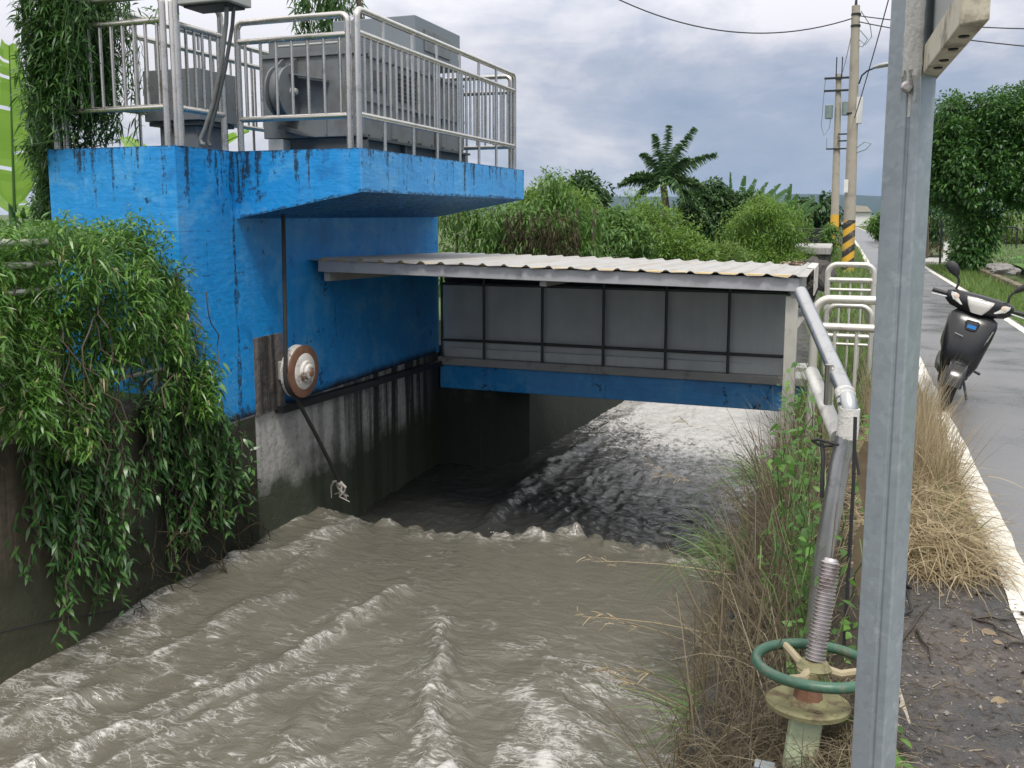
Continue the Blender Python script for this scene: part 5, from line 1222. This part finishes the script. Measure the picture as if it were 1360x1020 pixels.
bush('leafy_bush', 'large round yellow green bush at the right of the hedge row', (-2.3, 28.6, 0), [((-2.26, 28.7, .72), (1.1, .9, 1.38), .7), ((-2.15, 28.4, .0), (1.25, .9, .8), .3)], 360, 95, (.12, .028), .27, M['bush_bright'], 56, .7, .25)
bush('leafy_bush', 'thin far bush seen past the round bush, by the footbridge', (-.45, 33.5, 0), [((-.42, 34, .75), (.30, .5, .55), 1)], 30, 40, (.14, .05), .16, M['bush_mid'], 57)
bush('dense_tree', 'dense dark tree right behind the palm', (-4.2, 33, 0), [((-4.55, 33, 1.75), (.95, .9, .95), .45), ((-4.0, 33, 1.0), (1.5, 1., 1.15), .55), ((-3.2, 33.2, 1.4), (.8, .7, .8), .2)], 230, 110, (.17, .065), .34, M['bush_dark'], 58, prof=BROAD, catg='tree')
for k, (lb, x, y, w, hgt) in enumerate((('distant round crowned tree left of the utility poles', -2.75, 88, 2.7, 3.0), ('distant low tree between the palm clump and the far round tree', -6.2, 95, 2.6, 2.2))):
    bush('far_tree', lb, (x, y, 0), [((x, y, hgt * .52), (w, 1.5, hgt * .5), .8), ((x - w * .5, y, hgt * .4), (w * .7, 1.2, hgt * .4), .4)], 90, 40, (.5, .22), .5, M['bush_dark'], 60 + k, prof=BROAD, group=None, catg='tree')
bush('leafy_bush', 'green bush at the far right bend of the lane, left of the sign pole', (2.6, 58, 0), [((2.5, 58, 1.0), (.9, .8, .95), .6), ((3.4, 59, 1.3), (1.2, .8, 1.3), .6)], 90, 50, (.26, .09), .3, M['bush_mid'], 64, prof=BROAD, group=None)

def palm():
    rg = N3(71); c = np.array([-5.80, 31., 2.62]); t = thing('palm_tree', 'palm tree with feathery fronds against the sky', 'palm', (-5.5, 31, 0)); B = []; D = []; S = []; m = MB()
    fr = [((-.16, 0, 1), 1.15, .18), ((.05, .1, 1), 1.25, .12), ((.42, 0, 1), 1.45, .22), ((.75, .1, .75), 1.35, .30), ((-.45, .1, 1), 1.05, .35), ((-.9, 0, .75), 1.0, .55), ((-1, -.1, .5), .95, .45), ((.6, -.2, .9), .9, .3), ((1, 0, .35), 1.0, .55),
          ((.8, -.2, .1), 1.0, .9), ((-.6, -.3, .2), .7, .9), ((.35, -.3, .5), .9, 1.1), ((.2, .3, .95), 1.1, .25), ((.9, .3, .6), 1.1, .7)]
    for d, L, dr in fr:
        d = np.array(d, float); d /= np.linalg.norm(d); sd = np.cross(d, [0, .9, .35]); sd /= np.linalg.norm(sd); pts = []
        for i in range(38):
            u = i / 37; L2 = L * 1.78; p = c + d * L2 * u + np.array([0, 0, -1]) * dr * L2 * u * u; pts.append(p)
            if i > 3:
                tg = d + np.array([0, 0, -1]) * 2 * dr * u; tg /= np.linalg.norm(tg)
                for s in (-1, 1):
                    for q in range(3):
                        B.append(p + tg * rg.uniform(0, .04)); D.append(sd * s * .9 + tg * rg.uniform(.35, .75) + rg.normal(0, .16, 3) + np.array([0, 0, -.35])); S.append(.30 * (1 - .55 * abs(u - .4)) * (1.15 - u * .5))
        m.tube(pts, [.03 * (1 - .85 * i / 37) for i in range(38)], 5)
    B = np.array(B); D = np.array(D); S = np.array(S)
    strips('fronds', M['palm'], B, D, S * 1.05, .075, .35, BLADE, t, 71)
    m.build('midribs', M['palm'], t, True)
    MB().tube([(-5.5, 31, 0), (-5.6, 31, 1.2), tuple(c)], [.17, .14, .11], 10).build('trunk', M['trunk'], t, True)
palm()
def banana_clump(label, x0, y, z0, fans, seed, mats):
    rg = random.Random(seed); t = thing('banana_clump', label, 'banana plant', (x0, y, 0), 'banana clumps on the skyline'); m = MB(); st = MB()
    for x, d, L, Wd, dr in fans:
        m = MB(); P = banana_blade(m, (x, y, z0), d, L * 1.3, Wd * 1.3, dr, rg, .35, rg.uniform(-.5, .5) + 1.3); m.build('blade', mats, t, True); st.tube(P, .022, 5)
    for q in range(4): st.tube([(x0 + q * .33, y, -.1), (x0 + q * .33, y, z0 + .1)], [.11, .07], 8)
    st.build('stems', M['banana_far'], t, True)
banana_clump('banana clump standing right of the dark tree, long leaves fanned right', -4.1, 37, 1.2, [(-4.16, (-.05, 0, 1), 1.65, .22, .05), (-3.96, (.12, 0, 1), 1.6, .25, .08), (-3.90, (.3, .1, 1), 1.6, .26, .1), (-3.77, (.5, 0, 1), 1.6, .26, .1), (-3.64, (.7, .1, 1), 1.7, .26, .1), (-3.58, (.95, 0, 1), 1.75, .26, .1), (-3.51, (1.2, 0, 1), 1.6, .25, .2), (-3.77, (-.3, 0, 1), 1.3, .25, .15), (-3.64, (.5, -.2, .8), 1.2, .3, .4), (-3.90, (.1, -.2, .9), 1.1, .3, .4)], 4, M['banana_far'])
banana_clump('banana clump peeping over the round bush, smaller and farther', -2.15, 38, 1.2, [(-2.47, (-.1, 0, 1), 1.25, .22, .05), (-2.27, (.15, 0, 1), 1.35, .24, .08), (-2.21, (.35, 0, 1), 1.1, .26, .1), (-2.08, (.8, 0, 1), 1.2, .26, .12), (-2.08, (1.2, 0, .9), 1.15, .24, .1), (-2.34, (-.5, 0, 1), 1.1, .24, .1)], 5, M['banana_far'])

# ------------------------------------------------------------------ vegetation: right side
def road_tree():
    rg = N3(81)
    B = [((2.75, 28.6, 3.4), (.75, .9, .85), .16), ((3.35, 28.7, 3.9), (1.15, 1.0, .95), .30), ((4.75, 28.9, 4.2), (1.2, 1.1, .95), .28), ((2.75, 28.6, 2.6), (.75, .9, .9), .18), ((3.6, 28.4, 2.7), (1.0, .9, .95), .24), ((5.0, 28.8, 2.9), (1.1, 1.0, 1.0), .24), ((3.45, 28.5, 1.1), (.50, .5, .8), .14), ((3.42, 28.4, .35), (.34, .4, .4), .06), ((6.4, 29.2, 3.8), (1.1, 1., 1.1), .2)]
    tk = [([(3.5, 28.7, -.2), (3.5, 28.7, 1.2), (3.55, 28.7, 2.2)], [.2, .16, .13])]
    for x, z in ((2.8, 2.8), (3.3, 4.0), (4.6, 4.1), (4.9, 3.0), (6.1, 3.7)): tk.append(([(3.53, 28.7, 1.7), ((3.53 + x) / 2, 28.7, (1.9 + z) / 2), (x, 28.7, z)], [.10, .07, .03]))
    plant('roadside_tree', 'big dense green tree on the right of the lane', 'tree', (3.5, 28.7, -.1), B, 300, 130, (.12, .055), .34, M['tree_leaf'], 82, tk, None, .5, .05, BROAD, .35, .02, .45, .22)
    bush('leafy_bush', 'dark scrub behind the sign pole under the big tree', (2.9, 36, 0), [((3.0, 38, 1.6), (.75, .6, 1.2), .5), ((3.6, 40, 1.0), (1.2, .6, 1.0), .4)], 90, 60, (.16, .06), .25, M['bush_dark'], 83, group=None)
    bush('leafy_bush', 'pale green scrub beyond the field on the far right', (8.6, 52, 0), [((8.4, 52, 1.0), (2.2, 1.0, 1.3), .5), ((11., 54, 1.2), (2.2, 1.0, 1.5), .5)], 110, 50, (.28, .09), .36, M['olive'], 84, group=None)
    bush('leafy_bush', 'reddish brown dry scrub beside the lane past the crossing slab', (3.35, 41.5, 0), [((3.35, 41.5, .45), (.75, .6, .5), 1)], 40, 50, (.16, .04), .2, M['dryleaf'], 86, group=None)
road_tree()
def grass(name, label, mat, N, xr, yr, zf, L, Wd, lean, seed, droop=(.1, .5), kind='stuff', catg='grass', dens=None, prof=BLADE):
    rg = N3(seed); x = rg.uniform(*xr, N); y = rg.uniform(*yr, N)
    if dens is not None:
        k = rg.uniform(0, 1, N) < dens(x, y); x = x[k]; y = y[k]
    n = len(x); z = zf(x, y) if callable(zf) else np.full(n, zf)
    d = np.stack([rg.normal(lean[0], lean[2], n), rg.normal(lean[1], lean[2], n), np.ones(n)], 1)
    l = rg.uniform(*L, n)
    o = strips(name, mat, np.stack([x, y, z], 1), d, l, rg.uniform(*Wd, n), rg.uniform(*droop, n), prof, None, seed)
    tag(o, label, catg, kind=kind); return o
def bankz(x, y): return np.interp(x, [-.46, -.40, -.22, -.02, .14, .25], [-.6, -.42, -.26, -.12, -.03, 0])
# tall dry grass at the road edge: upright at the back, matted and fallen in front
grass('dry_grass', 'tall straw coloured dry grass standing in front of the scooter', M['dryleaf'], 2900, (.22, .70), (5.4, 7.7), 0., (.30, .74), (.003, .0065), (.05, -.08, .20), 91, (.05, .45), dens=lambda x, y: np.clip(1.25 - np.abs(x - .45) / .3, .1, 1))
grass('fallen_dry_grass', 'matted fallen dry grass along the white line', M['dryleaf'], 5200, (.24, .66), (4.15, 6.4), 0.02, (.16, .48), (.003, .0065), (.20, -.25, .75), 92, (.5, 1.6), dens=lambda x, y: np.clip(1.3 - np.abs(x - .44) / .26 - np.clip(4.5 - y, 0, 1) * 1.2, .05, 1))
def matted():
    rg = N3(93); n = 4200; x = .42 + rg.normal(0, .13, n); y = rg.uniform(4.25, 6.6, n); z = .04 + np.abs(rg.normal(0, .075, n)) * np.clip(1.2 - np.abs(x - .42) / .25, .1, 1)
    d = rg.normal(0, 1, (n, 3)) * [1, 1, .25]
    tag(strips('fallen_dry_grass', M['dryleaf'], np.stack([x, y, z], 1), d, rg.uniform(.14, .46, n), rg.uniform(.003, .0065, n), rg.uniform(.1, .5, n), BLADE, None, 93), 'tangled straw lying in a mound behind the sign pole', 'grass', kind='stuff')
matted()
grass('green_grass', 'sparse green blades among the dry grass', M['turf'], 240, (.25, .7), (4.6, 7.6), 0., (.15, .4), (.004, .008), (0, 0, .4), 94)
# bank weeds between the pipe and the water
def bank_weeds():
    rg = N3(95); n = 20000
    y = rg.uniform(2.3, 7.3, n); nr_ = np.clip((4.3 - y) / 1.4, 0, 1); x = np.clip(rg.normal(-.28, .17, n), -.58, .10) + nr_ * .10; top = np.clip(bankz(x, y), -.62, 0)
    z = top + rg.uniform(-.55, .10, n) * np.where(x < -.3, 1, .25)
    d = np.stack([rg.normal(-.25, .6, n) * (1 - .55 * nr_), rg.normal(-.1, .6, n), rg.normal(-.05, .8, n)], 1)
    tag(strips('bank_weeds', M['weed_brown'], np.stack([x, y, z], 1), d, rg.uniform(.12, .42, n), rg.uniform(.002, .005, n), rg.uniform(.2, 1.2, n), BLADE, None, 95), 'tangled dry brown weeds hanging over the right canal wall', 'weeds', kind='stuff')
    n = 3600; y = rg.uniform(2.0, 4.8, n); x = rg.normal(-.43, .035, n); z = rg.uniform(-.80, -.32, n)
    d = np.stack([rg.normal(.0, .12, n), rg.normal(0, .25, n), -np.ones(n)], 1)
    tag(strips('hanging_straw', M['weed_brown'], np.stack([x, y, z], 1), d, rg.uniform(.2, .55, n), rg.uniform(.002, .005, n), .2, BLADE, None, 96), 'straw hanging down the right canal wall beside the green pedestal', 'weeds', kind='stuff')
    n = 5000; y = rg.uniform(2.15, 3.15, n); x = rg.uniform(-.42, .2, n); z = bankz(x, y) + rg.uniform(0, .10, n)
    d = np.stack([rg.normal(-.2, .7, n), rg.normal(-.2, .7, n), rg.normal(.1, .6, n)], 1)
    tag(strips('bank_straw', M['weed_brown'], np.stack([x, y, z], 1), d, rg.uniform(.10, .32, n), rg.uniform(.002, .004, n), rg.uniform(.2, 1.2, n), BLADE, None, 99), 'dry straw tangled round the foot of the green pedestal', 'weeds', kind='stuff')
    # upright stalks
    n = 1100; y = rg.uniform(3.0, 7.4, n); x = rg.uniform(-.50, .0, n); z = bankz(x, y)
    d = np.stack([rg.normal(-.15, .3, n), rg.normal(-.1, .3, n), np.ones(n)], 1)
    tag(strips('weed_stalks', M['weed_brown'], np.stack([x, y, z], 1), d, rg.uniform(.3, .85, n), rg.uniform(.003, .006, n), rg.uniform(0, .5, n), STEM, None, 97), 'thin brown weed stalks standing along the bank', 'weeds', kind='stuff')
    # long stalks reaching out over the water, with seed heads
    B = []; D = []; L = []; W_ = []; DR = []
    for (x, y, z, dx, dy, dz, l) in ((-.45, 4.6, -.25, -1, -.1, .12, .75), (-.48, 4.3, -.45, -1, -.35, .28, .70), (-.45, 4.2, -.5, -1, .1, .25, .62), (-.42, 5.2, -.1, -1, -.1, .55, .7), (-.44, 5.4, .0, -1, -.2, .18, .55), (-.4, 3.9, -.4, -.9, -.3, .05, .5), (-.42, 6.1, .1, -1, -.1, .3, .6), (-.44, 3.6, -.5, -.8, -.2, .5, .5)):
        B.append((x, y, z)); D.append((dx, dy, dz)); L.append(l); W_.append(.005); DR.append(.12)
        d = np.array((dx, dy, dz), float); d /= np.linalg.norm(d); tip = np.array((x, y, z)) + d * l * .92 - np.array([0, 0, .1 * l])
        for q in range(16): B.append(tip + d * rg.uniform(-.14, .08) + rg.normal(0, .006, 3)); D.append(d + rg.normal(0, .55, 3)); L.append(rg.uniform(.03, .07)); W_.append(.006); DR.append(.3)
    tag(strips('seed_stalk', M['dryleaf'], np.array(B), np.array(D), np.array(L), np.array(W_), np.array(DR), STEM, None, 98), 'pale seeding grass stalks reaching out over the water', 'grass stalks', kind='stuff')
bank_weeds()
def tall_tuft(label, c, n, seed, dirx):
    rg = N3(seed); b = np.array(c) + rg.normal(0, 1, (n, 3)) * [.06, .12, .03]; d = np.stack([rg.normal(dirx, .45, n), rg.normal(-.1, .5, n), rg.uniform(.35, 1.1, n)], 1)
    tag(strips('grass_tuft', M['weed_green'], b, d, rg.uniform(.3, .72, n), rg.uniform(.006, .011, n), rg.uniform(.3, 1.1, n), BLADE, None, seed), label, 'grass', 'green grass tufts on the right bank')
tall_tuft('arching green grass tuft leaning over the water at the jump', (-.50, 5.3, -.42), 150, 101, -.8)
tall_tuft('green grass tuft below the white canopy post', (-.42, 6.4, -.25), 90, 102, -.5)
tall_tuft('small green grass tuft left of the handwheel', (-.40, 3.7, -.55), 60, 103, -.7)
def creeper():
    rg = N3(105); t = thing('creeper', 'fresh green creeper with heart shaped leaves along the thick pipe', 'creeper', (-.15, 4.5, -.2)); B = []; D = []; m = MB()
    for (x0, x1, y0, y1, z0, z1, n) in ((-.28, -.06, 4.1, 5.7, -.2, .72, 620), (-.14, .02, 3.55, 4.1, -.15, .42, 300), (-.02, .16, 3.0, 3.75, -.15, .45, 130), (.10, .2, 3.9, 4.6, .2, .75, 90), (-.12, .06, 3.1, 3.5, -.2, .1, 120), (.1, .26, 2.55, 2.9, -.05, .04, 60)):
        p = np.stack([rg.uniform(x0, x1, n), rg.uniform(y0, y1, n), z0 + (z1 - z0) * rg.uniform(0, 1, n) ** 1.2], 1)
        k = fbm(p[:, 1] * 4, p[:, 2] * 4, 7) > .47; p = p[k]
        B.append(p); D.append(np.stack([rg.normal(-.2, .6, len(p)), rg.normal(-.5, .5, len(p)), rg.normal(.15, .5, len(p))], 1))
    B = np.concatenate(B); D = np.concatenate(D)
    strips('leaves', M['creeper'], B, D, rg.uniform(.02, .055, len(B)), rg.uniform(.014, .038, len(B)), .35, BROAD, t, 105)
    for k in range(60):
        p = np.array([rg.uniform(-.25, .05), rg.uniform(3.5, 5.5), -.2]); pts = [p.copy()]
        for s in range(8): p = p + rg.normal(0, 1, 3) * [.02, .05, .02] + [0, 0, .08]; pts.append(p.copy())
        m.tube(pts, .0028, 4)
    m.build('stems', M['weed_green'], t, True)
creeper()
def big_leaf(label, c, d, L, Wd, seed):
    b = np.array([c]); tag(strips('yellow_leaf', M['deadleaf'], b, np.array([d], float), L, Wd, .25, [.2, .8, 1, .9, .6, .05], None, seed, np.array([[.8, -.5, .1]])), label, 'leaf', 'yellowed leaves behind the pipe')
big_leaf('large yellowed leaf hanging beside the pipe elbow, the upper one', (.125, 3.72, .72), (.05, 0, -1), .24, .09, 1)
big_leaf('large yellowed leaf lower down beside the pipe leg', (.12, 3.6, .42), (.05, 0, -1), .26, .08, 2)
# turf on the right verge and far bank
grass('verge_grass', 'rough yellow green grass on the right road verge', M['turf'], 9000, (2.62, 3.6), (12, 32), -.1, (.10, .38), (.012, .022), (0, 0, .35), 111)
grass('verge_grass', 'rough grass along the left edge of the lane by the poles', M['turf'], 5000, (-.35, .76), (12.5, 46), 0, (.10, .42), (.012, .024), (0, 0, .35), 112, dens=lambda x, y: np.clip(1.1 - x * .9, 0, 1))
grass('verge_grass', 'grass among the white barriers at the bridge end', M['turf'], 2600, (-.28, .55), (7.2, 12.5), -.06, (.08, .42), (.006, .012), (0, 0, .35), 113)
grass('field_grass', 'short mown grass of the green field', M['field'], 9000, (4.3, 14), (21, 46), .22, (.05, .14), (.02, .03), (0, 0, .35), 114)

# ------------------------------------------------------------------ litter on the wet verge
def litter():
    rg = random.Random(8); nr = N3(120)
    specs = [((.345, 3.63), (.375, 3.35), 'long curved bare twig lying along the left edge of the verge'), ((.56, 3.83), (.75, 3.87), 'straight dark twig pointing at the white line'), ((.57, 3.81), (.70, 3.70), 'forked dark twig crossing the straight one'), ((.63, 3.60), (.76, 3.68), 'slim pale twig below the forked one'), ((.60, 4.08), (.68, 4.12), 'short thick dark twig near the fallen straw'), ((.74, 3.96), (.79, 3.80), 'thick twig at the right end of the verge'), ((.28, 3.52), (.42, 3.95), 'thin twig leaning from the bank to the verge'), ((.655, 3.42), (.72, 3.39), 'stubby twig low on the right of the verge')]
    for (a, b, lb) in specs:
        n = 7; pts = []
        for k in range(n):
            f = k / (n - 1); pts.append((a[0] + (b[0] - a[0]) * f + rg.uniform(-.008, .008), a[1] + (b[1] - a[1]) * f + rg.uniform(-.012, .012), .012 + .008 * math.sin(f * 5)))
        tag(MB().tube(pts, [.0065 - .004 * k / n for k in range(n)], 6).build('twig', M['twig'], None, True), lb, 'twig', 'twigs on the wet verge')
    leaves = [((.60, 3.72), .09, 'pale curled dead leaf in the middle of the verge'), ((.56, 3.16), .10, 'brown dead leaf lying lowest on the verge'), ((.50, 3.60), .05, 'small tan leaf left of the curled leaf'), ((.62, 3.64), .06, 'whitish leaf scrap just below the curled leaf'), ((.47, 4.02), .05, 'tan leaf near the fallen straw')]
    for (p, s, lb) in leaves:
        s *= .66; b = np.array([[p[0] - s / 2, p[1], .012]]); tag(strips('dead_leaf', M['deadleaf'], b, np.array([[1, nr.normal(0, .5), .25]]), s, s * .45, .3, [.2, .8, 1., .7, .35, .05], None, 5, np.array([[.1, .95, .55]])), lb, 'leaf', 'dead leaves on the wet verge')
    n = 520; x = nr.uniform(.2, .76, n); y = nr.uniform(2.3, 4.4, n); m = []; q = []
    vs = []; fs = []
    oct_v = np.array([[1, 0, 0], [0, 1, 0], [-1, 0, 0], [0, -1, 0], [.2, .1, .8], [0, 0, -.6]]); oct_f = [(0, 1, 4), (1, 2, 4), (2, 3, 4), (3, 0, 4), (1, 0, 5), (2, 1, 5), (3, 2, 5), (0, 3, 5)]
    for k in range(n):
        s = nr.uniform(.002, .006) if k % 14 else nr.uniform(.006, .011); a = nr.uniform(0, 6.28); o = len(vs)
        for v in oct_v:
            w_ = v * s * nr.uniform(.7, 1.3, 3); vs.append((x[k] + w_[0] * math.cos(a) - w_[1] * math.sin(a), y[k] + w_[0] * math.sin(a) + w_[1] * math.cos(a), .008 + w_[2]))
        fs += [tuple(o + i for i in f) for f in oct_f]
    tag(MB().add(vs, fs).build('gravel', M['pebble']), kind='stuff', label='loose grit and small stones on the wet verge', cat='gravel')
    n = 700; b = np.stack([nr.uniform(.18, .74, n), nr.uniform(2.3, 4.6, n), np.full(n, .010)], 1); d = nr.normal(0, 1, (n, 3)) * [1, 1, .12]
    tag(strips('straw_litter', M['weed_brown'], b, d, nr.uniform(.02, .09, n), nr.uniform(.002, .006, n), .1, BLADE, None, 121), 'bits of straw and bark on the wet verge', 'litter', kind='stuff')
    n = 420; b = np.stack([nr.uniform(.20, .74, n), nr.uniform(2.4, 4.5, n), np.full(n, .012)], 1); d = nr.normal(0, 1, (n, 3)) * [1, 1, .10]
    tag(strips('bark_litter', M['twig'], b, d, nr.uniform(.015, .06, n), nr.uniform(.003, .008, n), .05, BLADE, None, 122), 'dark bark chips scattered on the wet verge', 'litter', kind='stuff')
    # coil of black hose, pale stake
    pts = []
    for k in range(64):
        a = k / 63 * 2 * PI * 2.2; pts.append((.275 + .06 * math.cos(a) * (1 + .1 * math.sin(k)), 4.02 + .13 * math.sin(a), .03 + .05 * abs(math.sin(a * .5)) + .05 * math.sin(a) ** 2))
    pts += [(.33, 3.8, .02), (.27, 3.72, .015), (.2, 3.7, .01)]
    tag(MB().tube(pts, .006, 6).build('hose_coil', M['rubber'], None, True), 'thin black hose coiled at the foot of the straw', 'hose')
    tag(MB().prism([(.205, 3.28, -.03), (.245, 3.28, -.02), (.245, 3.28, .006), (.205, 3.28, -.002)], (.03, -.36, .0)).build('stake', M['wood'], None, bevel=.003), 'pale wooden stake lying at the verge edge by the sign pole', 'stake')
litter()

# ------------------------------------------------------------------ wires
cat_wire('long sagging wire crossing the sky to the nearer pole', (.07, 26.8, 6.85), (-7.2, 22, 7.9), 1.0, .016)
cat_wire('upper of two wires running right from the nearer pole', (.09, 26.8, 6.9), (9., 22., 5.4), .35, .014)
cat_wire('lower of two wires running right from the nearer pole', (.09, 26.8, 6.75), (9., 20., 4.3), .35, .014)
cat_wire('slanting cable coming down to the nearer pole from overhead', (.17, 26.7, 4.2), (.9, 18.0, 6.9), .12, .012)
cat_wire('thin far wire from pole to pole over the lane', (-.55, 51.5, 8.6), (.07, 26.8, 6.95), .4, .01)

# ------------------------------------------------------------------ air
def haze():
    g = NT('haze_air'); v = g.n('VolumePrincipled', None, Color=(.48, .72, 1.0), Density=.00006, Anisotropy=.1)
    g.t.links.new(v.outputs[0], g.out.inputs['Volume'])
    tag(MB().box(-4600, 4600, -120, 4700, -4.2, 160).build('haze', g.m), kind='stuff', label='thin bluish air over the plain', cat='haze')
haze()
